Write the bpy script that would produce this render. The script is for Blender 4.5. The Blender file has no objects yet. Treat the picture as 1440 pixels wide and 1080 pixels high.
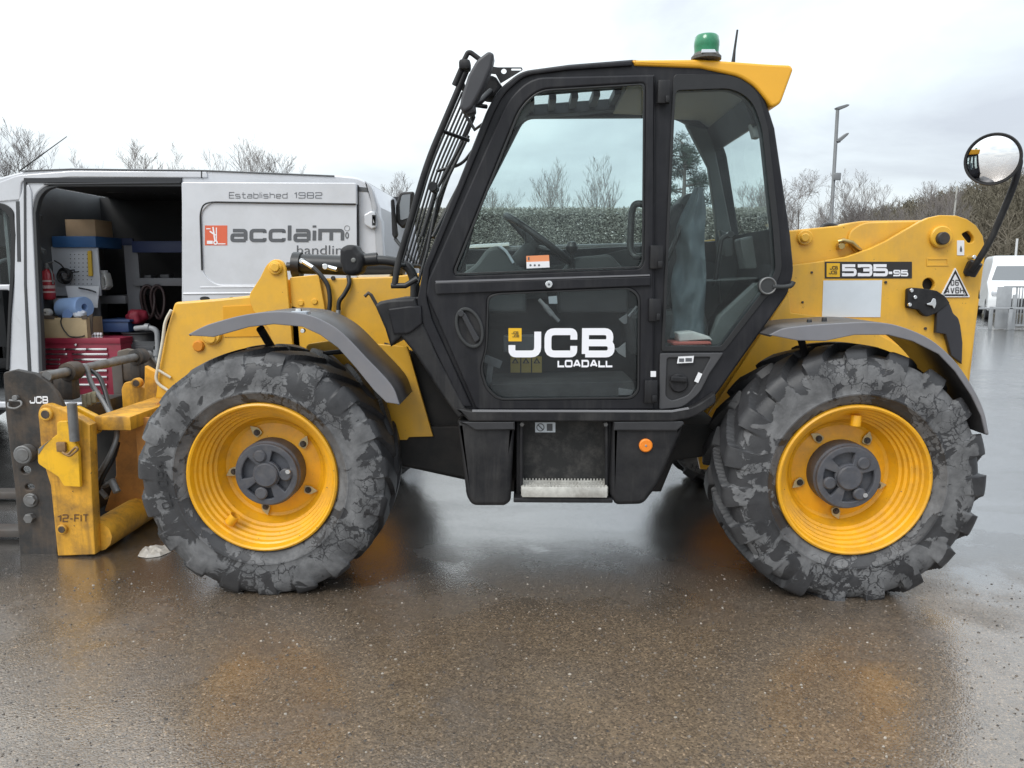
import bpy, bmesh, math, random
import numpy as np
from mathutils import Vector, Matrix, noise
from math import radians, sin, cos, pi, tan, atan2

C = bpy.context.scene.collection
SC = bpy.context.scene

# ------------------------------------------------------------------ camera, sky, sun, exposure
FPX = 1080.0                              # focal length in pixels of a 1440 px wide frame
CAMLOC = Vector((0.0, -3.472, 1.517))
PITCH, YAW = radians(8.17), math.atan(20 / 1080)
camd = bpy.data.cameras.new('camera')
camd.sensor_width = 36.0
camd.lens = 36.0 * FPX / 1440.0
camd.clip_start, camd.clip_end = 0.05, 2000.0
cam = bpy.data.objects.new('camera', camd)
C.objects.link(cam)
cam.location = CAMLOC
cam.rotation_euler = (pi / 2 - PITCH, 0, YAW)
SC.camera = cam
RCAM = cam.rotation_euler.to_matrix()

SUN_EL, SUN_AZ = radians(48), radians(215)       # azimuth clockwise from +Y: behind the camera, to its left
sund = bpy.data.lights.new('sun', 'SUN')
sund.energy = 1.45
sund.angle = radians(25)
sund.color = (1.0, 0.97, 0.93)
sun = bpy.data.objects.new('sun', sund)
C.objects.link(sun)
sdir = Vector((sin(SUN_AZ) * cos(SUN_EL), cos(SUN_AZ) * cos(SUN_EL), sin(SUN_EL)))
sun.rotation_euler = (-sdir).to_track_quat('-Z', 'Y').to_euler()

SC.view_settings.view_transform = 'Standard'
SC.view_settings.look = 'None'
SC.view_settings.gamma = 1.0
SC.view_settings.use_curve_mapping = False
SC.view_settings.exposure = 0.08

world = bpy.data.worlds.new('World')
SC.world = world
world.use_nodes = True
WN, WL = world.node_tree.nodes, world.node_tree.links
WN.clear()


def wnode(t, **kw):
    n = WN.new(t)
    for k, v in kw.items():
        setattr(n, k, v)
    return n


def wmath(op, a, b=None):
    n = wnode('ShaderNodeMath', operation=op)
    for i, v in enumerate((a, b)):
        if v is None:
            continue
        if isinstance(v, (int, float)):
            n.inputs[i].default_value = v
        else:
            WL.new(v, n.inputs[i])
    return n.outputs[0]


def build_world():
    out = wnode('ShaderNodeOutputWorld')
    bg = wnode('ShaderNodeBackground')
    bg.inputs['Strength'].default_value = 0.1
    sky = wnode('ShaderNodeTexSky', sky_type='NISHITA')
    sky.sun_disc = False
    sky.sun_elevation, sky.sun_rotation = SUN_EL, SUN_AZ
    sky.air_density, sky.dust_density = 1.0, 2.0
    tc = wnode('ShaderNodeTexCoord')
    sep = wnode('ShaderNodeSeparateXYZ')
    WL.new(tc.outputs['Generated'], sep.inputs[0])
    zc = wmath('MAXIMUM', sep.outputs['Z'], 0.0)
    den = wmath('ADD', zc, 0.22)
    cmb = wnode('ShaderNodeCombineXYZ')
    WL.new(wmath('DIVIDE', sep.outputs['X'], den), cmb.inputs[0])
    WL.new(wmath('DIVIDE', sep.outputs['Y'], den), cmb.inputs[1])
    mp = wnode('ShaderNodeMapping')
    mp.inputs['Location'].default_value = (3.1, 1.4, 0)
    WL.new(cmb.outputs[0], mp.inputs[0])
    nz = wnode('ShaderNodeTexNoise')
    nz.inputs['Scale'].default_value = 1.05
    nz.inputs['Detail'].default_value = 7
    nz.inputs['Roughness'].default_value = 0.55
    nz.inputs['Distortion'].default_value = 0.35
    WL.new(mp.outputs[0], nz.inputs['Vector'])
    nz2 = wnode('ShaderNodeTexNoise')
    nz2.inputs['Scale'].default_value = 0.42
    nz2.inputs['Detail'].default_value = 3
    WL.new(mp.outputs[0], nz2.inputs['Vector'])
    # grey undersides against thin white cloud; heavier towards +X as the photograph's right shows
    heavy = wmath('ADD', wmath('MULTIPLY', nz.outputs['Fac'], 0.75), wmath('MULTIPLY', nz2.outputs['Fac'], 0.25))
    heavy = wmath('ADD', heavy, wmath('MULTIPLY', sep.outputs['X'], 0.13))
    r = wnode('ShaderNodeValToRGB')
    e = r.color_ramp.elements
    e[0].position, e[0].color = 0.37, (10.4, 10.95, 11.05, 1)
    e[1].position, e[1].color = 0.66, (6.2, 6.65, 7.3, 1)
    m_ = e.new(0.50)
    m_.color = (8.5, 9.25, 9.7, 1)
    WL.new(heavy, r.inputs['Fac'])
    # overcast sky: the zenith is about twice as bright as the horizon
    grad = wmath('MULTIPLY_ADD', zc, 1.35)
    grad.node.inputs[2].default_value = 0.92
    gm = wnode('ShaderNodeVectorMath', operation='SCALE')
    WL.new(r.outputs['Color'], gm.inputs[0])
    WL.new(grad, gm.inputs['Scale'])
    mix = wnode('ShaderNodeMix', data_type='RGBA')
    mix.inputs['Factor'].default_value = 0.86
    WL.new(sky.outputs[0], mix.inputs['A'])
    WL.new(gm.outputs[0], mix.inputs['B'])
    WL.new(mix.outputs['Result'], bg.inputs['Color'])
    WL.new(bg.outputs[0], out.inputs[0])


build_world()

# ------------------------------------------------------------------ helpers: geometry
R = random.Random(7)


def ray(px, py):
    return RCAM @ Vector(((px - 720) / FPX, (540 - py) / FPX, -1))


def at(px, py, Y):
    """world point on the vertical plane y=Y behind a pixel of the 1440x1080 photograph"""
    d = ray(px, py)
    return CAMLOC + d * ((Y - CAMLOC.y) / d.y)


def gd(px, py, Z=0.0):
    d = ray(px, py)
    return CAMLOC + d * ((Z - CAMLOC.z) / d.z)


def fillet(pts, n=5):
    out = []
    N = len(pts)
    for i, p in enumerate(pts):
        if len(p) < 3 or p[2] <= 0:
            out.append((p[0], p[1]))
            continue
        P = Vector(p[:2])
        A = Vector(pts[i - 1][:2]) - P
        B = Vector(pts[(i + 1) % N][:2]) - P
        r = min(p[2], A.length * 0.49, B.length * 0.49)
        a, b = P + A.normalized() * r, P + B.normalized() * r
        for k in range(n + 1):
            t = k / n
            q = a * (1 - t) ** 2 + P * 2 * t * (1 - t) + b * t * t
            out.append((q.x, q.y))
    return out


def spline(pts, n=6):
    """catmull-rom through open points of any dimension"""
    P = [Vector(p) for p in pts]
    Q = [P[0] * 2 - P[1]] + P + [P[-1] * 2 - P[-2]]
    out = []
    for i in range(1, len(Q) - 2):
        for k in range(n):
            t = k / n
            a, b, c, d = Q[i - 1:i + 3]
            out.append(0.5 * ((2 * b) + (c - a) * t + (2 * a - 5 * b + 4 * c - d) * t * t + (3 * b - a - 3 * c + d) * t ** 3))
    out.append(P[-1])
    return out


def area2(L):
    return sum(L[i - 1][0] * L[i][1] - L[i][0] * L[i - 1][1] for i in range(len(L)))


def finish(me, ang=38):
    me.polygons.foreach_set('use_smooth', [True] * len(me.polygons))
    me.set_sharp_from_angle(angle=radians(ang))
    return me


def from_curve(cu):
    ob = bpy.data.objects.new('tmp', cu)
    me = bpy.data.meshes.new_from_object(ob)
    bpy.data.objects.remove(ob)
    bpy.data.curves.remove(cu)
    return me


UVW = Matrix(((1, 0, 0, 0), (0, 0, -1, 0), (0, 1, 0, 0), (0, 0, 0, 1)))   # u,v,w -> x,z,-y


def flat_mesh(loops, depth, bevel=0.0, res=1):
    """2D loops (first outer, rest holes) to a solid of the given depth; front face at w=0"""
    cu = bpy.data.curves.new('c', 'CURVE')
    cu.dimensions = '2D'
    cu.fill_mode = 'BOTH'
    cu.extrude = max(depth / 2 - bevel, 0)
    cu.bevel_depth = bevel
    cu.bevel_resolution = res
    cu.offset = -bevel
    for i, L in enumerate(loops):
        if (area2(L) > 0) != (i == 0):
            L = L[::-1]
        s = cu.splines.new('POLY')
        s.points.add(len(L) - 1)
        for p, q in zip(s.points, L):
            p.co = (q[0], q[1], 0, 1)
        s.use_cyclic_u = True
    me = from_curve(cu)
    me.transform(Matrix.Translation((0, 0, -depth / 2)))
    return me


def plate(pts, Y, t, bevel=0.004, holes=(), res=1, n=5):
    """traced outline at its own distance Y, with real thickness t behind it"""
    loops = []
    for L in [pts] + list(holes):
        L = fillet(L, n)
        loops.append([(lambda v: (v.x, v.z))(at(p[0], p[1], Y)) for p in L])
    me = flat_mesh(loops, t, bevel, res)
    me.transform(Matrix.Translation((0, Y, 0)) @ UVW)
    return finish(me)


def plate_w(pts, Y, t, bevel=0.004, holes=(), res=1, n=5):
    """the same from world x,z"""
    me = flat_mesh([fillet(L, n) for L in [pts] + list(holes)], t, bevel, res)
    me.transform(Matrix.Translation((0, Y, 0)) @ UVW)
    return finish(me)


def solid(pts2, t, bevel, mat4):
    me = flat_mesh([fillet(pts2)], t, bevel)
    me.transform(mat4)
    return finish(me)


def rect(x0, y0, x1, y1, r=0):
    return [(x0, y0, r), (x1, y0, r), (x1, y1, r), (x0, y1, r)]


def ell(cx, cy, rx, ry=None, n=24, a0=0.0):
    ry = rx if ry is None else ry
    return [(cx + rx * cos(a0 + 2 * pi * k / n), cy + ry * sin(a0 + 2 * pi * k / n)) for k in range(n)]


def rot2(pts, cx, cy, deg):
    c, s = cos(radians(deg)), sin(radians(deg))
    return [(cx + (p[0] - cx) * c - (p[1] - cy) * s, cy + (p[0] - cx) * s + (p[1] - cy) * c) + tuple(p[2:]) for p in pts]


def tube(pts, r, bend=0.0, res=4, cyclic=False, radii=None):
    P = [Vector(p) for p in pts]
    if bend > 0 and len(P) > 2:
        out = [P[0]]
        for i in range(1, len(P) - 1):
            A, B = P[i - 1] - P[i], P[i + 1] - P[i]
            b = min(bend, A.length * .49, B.length * .49)
            a, c = P[i] + A.normalized() * b, P[i] + B.normalized() * b
            for k in range(7):
                t = k / 6
                out.append(a * (1 - t) ** 2 + P[i] * 2 * t * (1 - t) + c * t * t)
        P = out + [P[-1]]
    cu = bpy.data.curves.new('c', 'CURVE')
    cu.dimensions = '3D'
    cu.bevel_depth = r
    cu.bevel_resolution = res
    cu.use_fill_caps = True
    s = cu.splines.new('POLY')
    s.points.add(len(P) - 1)
    for i, (p, q) in enumerate(zip(s.points, P)):
        p.co = (*q, 1)
        if radii:
            p.radius = radii[i]
    s.use_cyclic_u = cyclic
    return finish(from_curve(cu), 50)


def mesh_of(verts, faces, ang=38):
    me = bpy.data.meshes.new('m')
    me.from_pydata([tuple(v) for v in verts], [], faces)
    me.update()
    return finish(me, ang)


def lathe(prof, c, axis='Y', n=40, ang=35):
    """prof: (radius, distance along the axis) pairs; c: world centre"""
    V, Fc = [], []
    m = len(prof)
    for k in range(n):
        a = 2 * pi * k / n
        for (r, h) in prof:
            if axis == 'Y':
                V.append((c[0] + r * cos(a), c[1] + h, c[2] + r * sin(a)))
            elif axis == 'Z':
                V.append((c[0] + r * cos(a), c[1] + r * sin(a), c[2] + h))
            else:
                V.append((c[0] + h, c[1] + r * cos(a), c[2] + r * sin(a)))
    for k in range(n):
        k2 = (k + 1) % n
        for i in range(m - 1):
            q = (k * m + i, k2 * m + i, k2 * m + i + 1, k * m + i + 1)
            Fc.append(q)
    bm = bmesh.new()
    me = bpy.data.meshes.new('m')
    me.from_pydata(V, [], Fc)
    bm.from_mesh(me)
    bmesh.ops.remove_doubles(bm, verts=bm.verts, dist=1e-6)
    bmesh.ops.dissolve_degenerate(bm, edges=bm.edges, dist=1e-7)
    bmesh.ops.recalc_face_normals(bm, faces=bm.faces)
    bm.to_mesh(me)
    bm.free()
    return finish(me, ang)


def rodY(px, py, Y0, Y1, rpx, n=24, ch=0.15):
    """a pin along Y seen at a pixel; radius in pixels at Y0"""
    p = at(px, py, Y0)
    r = (at(px + rpx, py, Y0) - p).length
    b = min(r * ch, abs(Y1 - Y0) * .3)
    return lathe([(0, 0), (r - b, 0), (r, b), (r, Y1 - Y0), (0, Y1 - Y0)], p, 'Y', n)


def box(lo, hi, bevel=0.004, M=None, seg=2):
    bm = bmesh.new()
    bmesh.ops.create_cube(bm, size=1)
    lo, hi = Vector(lo), Vector(hi)
    S = hi - lo
    for v in bm.verts:
        v.co = Vector(((v.co.x + .5) * S.x + lo.x, (v.co.y + .5) * S.y + lo.y, (v.co.z + .5) * S.z + lo.z))
    if bevel > 0:
        bmesh.ops.bevel(bm, geom=bm.edges[:], offset=min(bevel, min(abs(S.x), abs(S.y), abs(S.z)) * .45), segments=seg, affect='EDGES', profile=.5)
    me = bpy.data.meshes.new('m')
    bm.to_mesh(me)
    bm.free()
    if M:
        me.transform(M)
    return finish(me)


def pbox(x0, y0, x1, y1, Y0, Y1, bevel=0.004):
    """box from its front face's pixel rectangle at Y0, running back to Y1"""
    a, b = at(x0, y1, Y0), at(x1, y0, Y0)
    return box((a.x, Y0, a.z), (b.x, Y1, b.z), bevel)


def sheet(line, Y0, Y1, t):
    """curved sheet: a pixel polyline (at Y0) swept to Y1, thickness t downwards (towards the line's right)"""
    P = [(lambda v: Vector((v.x, v.z)))(at(p[0], p[1], Y0)) for p in line]
    n = len(P)
    off = []
    for i in range(n):
        d = (P[min(i + 1, n - 1)] - P[max(i - 1, 0)]).normalized()
        off.append(P[i] + Vector((d.y, -d.x)) * t)
    return plate_w([(p.x, p.y) for p in P] + [(p.x, p.y) for p in off[::-1]], Y0, Y1 - Y0, min(t * .3, .003))


# ------------------------------------------------------------------ helpers: objects
ORG = {}


def thing(name, label, cat, loc=(0, 0, 0), group=None):
    o = bpy.data.objects.new(name, None)
    o.empty_display_size = 0.2
    C.objects.link(o)
    o.location = loc
    o['label'], o['category'] = label, cat
    if group:
        o['group'] = group
    ORG[o.name] = Vector(loc)
    return o


def merge(meshes):
    if len(meshes) == 1:
        return meshes[0]
    bm = bmesh.new()
    for m in meshes:
        bm.from_mesh(m)
    me = bpy.data.meshes.new('m')
    bm.to_mesh(me)
    bm.free()
    for m in meshes:
        bpy.data.meshes.remove(m)
    return me


def part(name, meshes, mat, parent=None, label=None, kind=None):
    """ONE mesh object; vertices come in world space and are kept relative to the thing's base"""
    me = merge(meshes if isinstance(meshes, (list, tuple)) else [meshes])
    me.name = name
    me.materials.clear()
    me.materials.append(mat)
    o = bpy.data.objects.new(name, me)
    C.objects.link(o)
    if parent is not None:
        o.parent = parent
        g = ORG[parent.name]
        me.transform(Matrix.Translation(-g))
        ORG[o.name] = g
    else:
        ORG[o.name] = Vector((0, 0, 0))
    if label:
        o['label'] = label
    if kind:
        o['kind'] = kind
    return o


def single(name, meshes, mat, label, cat, group=None):
    """a thing that is one mesh, its origin at the base centre"""
    me = merge(meshes if isinstance(meshes, (list, tuple)) else [meshes])
    co = np.empty(len(me.vertices) * 3)
    me.vertices.foreach_get('co', co)
    co = co.reshape(-1, 3)
    lo, hi = co.min(0), co.max(0)
    loc = Vector(((lo[0] + hi[0]) / 2, (lo[1] + hi[1]) / 2, lo[2]))
    me.transform(Matrix.Translation(-loc))
    me.name = name
    me.materials.clear()
    me.materials.append(mat)
    o = bpy.data.objects.new(name, me)
    C.objects.link(o)
    o.location = loc
    ORG[o.name] = loc.copy()
    o['label'], o['category'] = label, cat
    if group:
        o['group'] = group
    return o


def copy_thing(root, loc, rz=0.0, sc=1.0, label=None):
    r = root.copy()
    C.objects.link(r)
    r.location = loc
    r.rotation_euler = (0, 0, rz)
    r.scale = (sc, sc, sc) if isinstance(sc, (int, float)) else sc
    if label:
        r['label'] = label
    for ch in list(root.children):
        c = ch.copy()
        C.objects.link(c)
        c.parent = r
        for g in list(ch.children):
            d = g.copy()
            C.objects.link(d)
            d.parent = c
    return r


# ------------------------------------------------------------------ helpers: lettering
def text_mesh(s, bold=0.0, depth=0.02):
    cu = bpy.data.curves.new('t', 'FONT')
    cu.body = s
    cu.extrude = depth / 2
    cu.offset = bold
    return from_curve(cu)


G = {   # centre lines in a unit cell, third value = corner rounding
    'J': ([[(0, .40), (0, 0, .3), (1, 0, .3), (1, 1)]], 1.0),
    'C': ([[(1, .64), (1, 1, .3), (0, 1, .3), (0, 0, .3), (1, 0, .3), (1, .36)]], 1.05),
    'B': ([[(0, 0), (1, 0, .25), (1, .5, .25), (0, .5)], [(0, 0), (0, 1), (.94, 1, .25), (.94, .5, .2), (.3, .5)]], 1.05),
    'L': ([[(0, 1), (0, 0), (.95, 0)]], .85),
    'O': ([[(0, 0, .25), (1, 0, .25), (1, 1, .25), (0, 1, .25), 'c']], 1.0),
    'A': ([[(0, 0), (.42, 1), (.6, 1), (1, 0)], [(.2, .3), (.8, .3)]], 1.05),
    'D': ([[(0, 0), (.95, 0, .3), (.95, 1, .3), (0, 1), 'c'], [(-.14, 1), (.3, 1)], [(-.14, 0), (.3, 0)]], 1.0),
    '5': ([[(1, 1), (0, 1), (0, .56), (1, .56, .22), (1, 0, .22), (0, 0), (0, .2)]], 1.0),
    '3': ([[(0, .8), (0, 1), (1, 1, .2), (1, .54, .15), (.35, .54)], [(.35, .52), (1, .52, .15), (1, 0, .22), (0, 0), (0, .2)]], 1.0),
    '9': ([[(1, .5), (0, .5, .2), (0, 1, .2), (1, 1, .2), (1, 0, .2), (0, 0), (0, .15)]], 1.0),
    '6': ([[(1, .85), (1, 1), (0, 1, .2), (0, 0, .2), (1, 0, .2), (1, .56, .2), (0, .56)]], 1.0),
    '8': ([[(0, .5), (1, .5), (1, 1, .15), (0, 1, .15), 'c'], [(0, .5), (1, .5), (1, 0, .15), (0, 0, .15), 'c']], 1.0),
    '2': ([[(0, .85), (0, 1, .1), (1, 1, .2), (1, .5, .2), (0, .5, .2), (0, 0), (1, 0)]], 1.0),
    '1': ([[(.0, .8), (.3, 1), (.3, 0)]], .35),
    '0': ([[(0, 0, .25), (1, 0, .25), (1, 1, .25), (0, 1, .25), 'c']], .9),
    '4': ([[(.75, 0), (.75, 1), (0, .32), (1, .32)]], 1.0),
    '7': ([[(0, 1), (1, 1), (.4, 0)]], 1.0),
    '/': ([[(0, 0), (.5, 1)]], .5),
    '-': ([[(0, .4), (.5, .4)]], .5),
    'V': ([[(0, 1), (.45, 0), (.55, 0), (1, 1)]], 1.0),
    'H': ([[(0, 0), (0, 1)], [(1, 0), (1, 1)], [(0, .5), (1, .5)]], 1.0),
    'E': ([[(1, 1), (0, 1), (0, 0), (1, 0)], [(0, .5), (.9, .5)]], .9),
    'F': ([[(1, 1), (0, 1), (0, 0)], [(0, .5), (.8, .5)]], .85),
    'I': ([[(0, 0), (0, 1)]], .0),
    'T': ([[(0, 1), (1, 1)], [(.5, 1), (.5, 0)]], .9),
    'a': ([[(.05, .66), (.9, .66, .18), (.9, 0)], [(.9, .36), (0, .36, .12), (0, 0, .12), (.9, 0)]], .9),
    'b': ([[(0, 1), (0, 0), (.9, 0, .2), (.9, .66, .2), (0, .66)]], .9),
    'c': ([[(.9, .5), (.9, .66, .2), (0, .66, .2), (0, 0, .2), (.9, 0, .2), (.9, .16)]], .9),
    'd': ([[(.9, 1), (.9, 0), (0, 0, .2), (0, .66, .2), (.9, .66)]], .9),
    'e': ([[(0, .33), (.9, .33), (.9, .66, .2), (0, .66, .2), (0, 0, .2), (.85, 0)]], .9),
    'h': ([[(0, 1), (0, 0)], [(0, .66), (.9, .66, .2), (.9, 0)]], .9),
    'i': ([[(0, 0), (0, .66)], [(0, .86), (0, 1)]], .0),
    'l': ([[(0, 0), (0, 1)]], .0),
    'm': ([[(0, 0), (0, .66), (1.5, .66, .2), (1.5, 0)], [(.75, .66), (.75, 0)]], 1.5),
    's': ([[(.85, .66), (0, .66, .12), (0, .34, .12), (.9, .34, .12), (.9, 0, .12), (0, 0)]], .9),
    't': ([[(.25, 1), (.25, 0, .15), (.8, 0)], [(0, .66), (.75, .66)]], .75),
    ' ': ([], .5),
}


def ribbon(P, w, closed):
    n = len(P)
    Lf, Rt = [], []
    for i in range(n):
        a = P[i - 1] if (i > 0 or closed) else P[i]
        b = P[(i + 1) % n] if (i < n - 1 or closed) else P[i]
        d1 = (P[i] - a).normalized() if (P[i] - a).length > 1e-9 else (b - P[i]).normalized()
        d2 = (b - P[i]).normalized() if (b - P[i]).length > 1e-9 else d1
        n1, n2 = Vector((-d1.y, d1.x)), Vector((-d2.y, d2.x))
        m = (n1 + n2)
        m = m.normalized() if m.length > 1e-6 else n1
        k = w / 2 / max(m.dot(n1), .35)
        Lf.append(P[i] + m * k)
        Rt.append(P[i] - m * k)
    return Lf, Rt


def stroke_text(s, w, gap, asp=1.0, depth=0.0016):
    """block lettering from centre lines; cell height 1, cell width asp; w = stroke width in cell heights"""
    V, Fc = [], []
    x = 0.0
    zi = 0
    for ch in s:
        lines, adv = G[ch]
        for L in lines:
            closed = L[-1] == 'c'
            pts = [((p[0]) * asp, p[1]) + ((p[2] * min(asp, 1),) if len(p) > 2 else ()) for p in L if p != 'c']
            P = []
            N = len(pts)
            for i, p in enumerate(pts):
                q = Vector(p[:2])
                if len(p) > 2 and (closed or 0 < i < N - 1):
                    A, B = Vector(pts[i - 1][:2]) - q, Vector(pts[(i + 1) % N][:2]) - q
                    r = min(p[2], A.length * .49, B.length * .49)
                    a, b = q + A.normalized() * r, q + B.normalized() * r
                    for k in range(5):
                        t = k / 4
                        P.append(a * (1 - t) ** 2 + q * 2 * t * (1 - t) + b * t * t)
                else:
                    P.append(q)
            Lf, Rt = ribbon(P, w, closed)
            b0 = len(V)
            n = len(P)
            z = depth * (1 + .12 * (zi % 3))
            zi += 1
            for l, r_ in zip(Lf, Rt):
                V.append((x + l.x, l.y, z))
                V.append((x + r_.x, r_.y, z))
            for i in range(n if closed else n - 1):
                j = (i + 1) % n
                Fc.append((b0 + 2 * i, b0 + 2 * i + 1, b0 + 2 * j + 1, b0 + 2 * j))
        x += adv * asp + gap + w
    me = bpy.data.meshes.new('m')
    me.from_pydata(V, [], Fc)
    me.update()
    return me


def decal(me, x0, y0, x1, y1, Y, lift=0.0015, skew=0.0):
    """fit flat u,v lettering into a pixel rectangle on the plane Y"""
    co = np.empty(len(me.vertices) * 3)
    me.vertices.foreach_get('co', co)
    co = co.reshape(-1, 3)
    lo, hi = co.min(0), co.max(0)
    a, b, d = at(x0, y1, Y), at(x1, y1, Y), at(x0, y0, Y)
    u = (co[:, 0] - lo[0]) / max(hi[0] - lo[0], 1e-9)
    v = (co[:, 1] - lo[1]) / max(hi[1] - lo[1], 1e-9)
    w = (co[:, 2] - lo[2])
    if hi[2] - lo[2] > 0.003:
        w = w / (hi[2] - lo[2]) * 0.001
    out = np.stack([a.x + u * (b.x - a.x) + v * (d.x - a.x), np.full(len(u), Y - lift) - w,
                    a.z + u * (b.z - a.z) + v * (d.z - a.z) + skew * u], 1)
    me.vertices.foreach_set('co', out.ravel())
    me.update()
    return me


# ------------------------------------------------------------------ materials
def M(name, col, rough=.5, metal=0.0, var=0.0, vs=6.0, dirt=None, bump=0.0, bs=60.0, coat=0.0, spec=.5, streak=None, chips=None):
    m = bpy.data.materials.new(name)
    m.use_nodes = True
    N, L = m.node_tree.nodes, m.node_tree.links
    b = N['Principled BSDF']
    b.inputs['Roughness'].default_value = rough
    b.inputs['Metallic'].default_value = metal
    b.inputs['Specular IOR Level'].default_value = spec
    b.inputs['Coat Weight'].default_value = coat
    b.inputs['Coat Roughness'].default_value = .12
    c4 = (*col, 1)
    b.inputs['Base Color'].default_value = c4
    if not (var or dirt or bump or streak or chips):
        return m
    tc = N.new('ShaderNodeTexCoord')
    cur = None
    if var:
        nz = N.new('ShaderNodeTexNoise')
        nz.inputs['Scale'].default_value = vs
        nz.inputs['Detail'].default_value = 6
        nz.inputs['Roughness'].default_value = .62
        L.new(tc.outputs['Object'], nz.inputs['Vector'])
        r = N.new('ShaderNodeValToRGB')
        r.color_ramp.elements[0].position, r.color_ramp.elements[1].position = .3, .72
        r.color_ramp.elements[0].color = (*[min(1, x * (1 - var)) for x in col], 1)
        r.color_ramp.elements[1].color = (*[min(1, x * (1 + var)) for x in col], 1)
        L.new(nz.outputs['Fac'], r.inputs['Fac'])
        cur = r.outputs['Color']
        mr = N.new('ShaderNodeMapRange')
        mr.inputs['To Min'].default_value = max(.03, rough * .75)
        mr.inputs['To Max'].default_value = min(1, rough * 1.3)
        L.new(nz.outputs['Fac'], mr.inputs['Value'])
        L.new(mr.outputs[0], b.inputs['Roughness'])
    if dirt:
        dc, amt, ds = dirt
        nz = N.new('ShaderNodeTexNoise')
        nz.inputs['Scale'].default_value = ds
        nz.inputs['Detail'].default_value = 9
        nz.inputs['Roughness'].default_value = .7
        mp = N.new('ShaderNodeMapping')
        mp.inputs['Location'].default_value = (5.3, 2.1, .7)
        L.new(tc.outputs['Object'], mp.inputs[0])
        L.new(mp.outputs[0], nz.inputs['Vector'])
        r = N.new('ShaderNodeValToRGB')
        r.color_ramp.elements[0].position, r.color_ramp.elements[1].position = .45, .75
        r.color_ramp.elements[0].color = (0, 0, 0, 1)
        r.color_ramp.elements[1].color = (amt, amt, amt, 1)
        L.new(nz.outputs['Fac'], r.inputs['Fac'])
        mx = N.new('ShaderNodeMix')
        mx.data_type = 'RGBA'
        L.new(r.outputs['Color'], mx.inputs['Factor'])
        if cur:
            L.new(cur, mx.inputs['A'])
        else:
            mx.inputs['A'].default_value = c4
        mx.inputs['B'].default_value = (*dc, 1)
        cur = mx.outputs['Result']
    for kind, arg in (('s', streak), ('c', chips)):
        if not arg:
            continue
        dc, amt, ds = arg
        mp = N.new('ShaderNodeMapping')
        mp.inputs['Location'].default_value = (1.7, 3.3, 4.1)
        mp.inputs['Scale'].default_value = (1, 1, .10) if kind == 's' else (1, 1, 1)
        L.new(tc.outputs['Object'], mp.inputs[0])
        nz = N.new('ShaderNodeTexNoise')
        nz.inputs['Scale'].default_value = ds
        nz.inputs['Detail'].default_value = 8 if kind == 's' else 4
        nz.inputs['Roughness'].default_value = .68
        L.new(mp.outputs[0], nz.inputs['Vector'])
        r = N.new('ShaderNodeValToRGB')
        r.color_ramp.elements[0].position, r.color_ramp.elements[1].position = (.50, .74) if kind == 's' else (.69, .715)
        r.color_ramp.elements[0].color = (0, 0, 0, 1)
        r.color_ramp.elements[1].color = (amt, amt, amt, 1)
        L.new(nz.outputs['Fac'], r.inputs['Fac'])
        mx = N.new('ShaderNodeMix')
        mx.data_type = 'RGBA'
        L.new(r.outputs['Color'], mx.inputs['Factor'])
        if cur:
            L.new(cur, mx.inputs['A'])
        else:
            mx.inputs['A'].default_value = c4
        mx.inputs['B'].default_value = (*dc, 1)
        cur = mx.outputs['Result']
    if cur:
        L.new(cur, b.inputs['Base Color'])
    if bump:
        nz = N.new('ShaderNodeTexNoise')
        nz.inputs['Scale'].default_value = bs
        nz.inputs['Detail'].default_value = 4
        L.new(tc.outputs['Object'], nz.inputs['Vector'])
        bp = N.new('ShaderNodeBump')
        bp.inputs['Strength'].default_value = bump
        bp.inputs['Distance'].default_value = .01
        L.new(nz.outputs['Fac'], bp.inputs['Height'])
        L.new(bp.outputs[0], b.inputs['Normal'])
    return m


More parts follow.
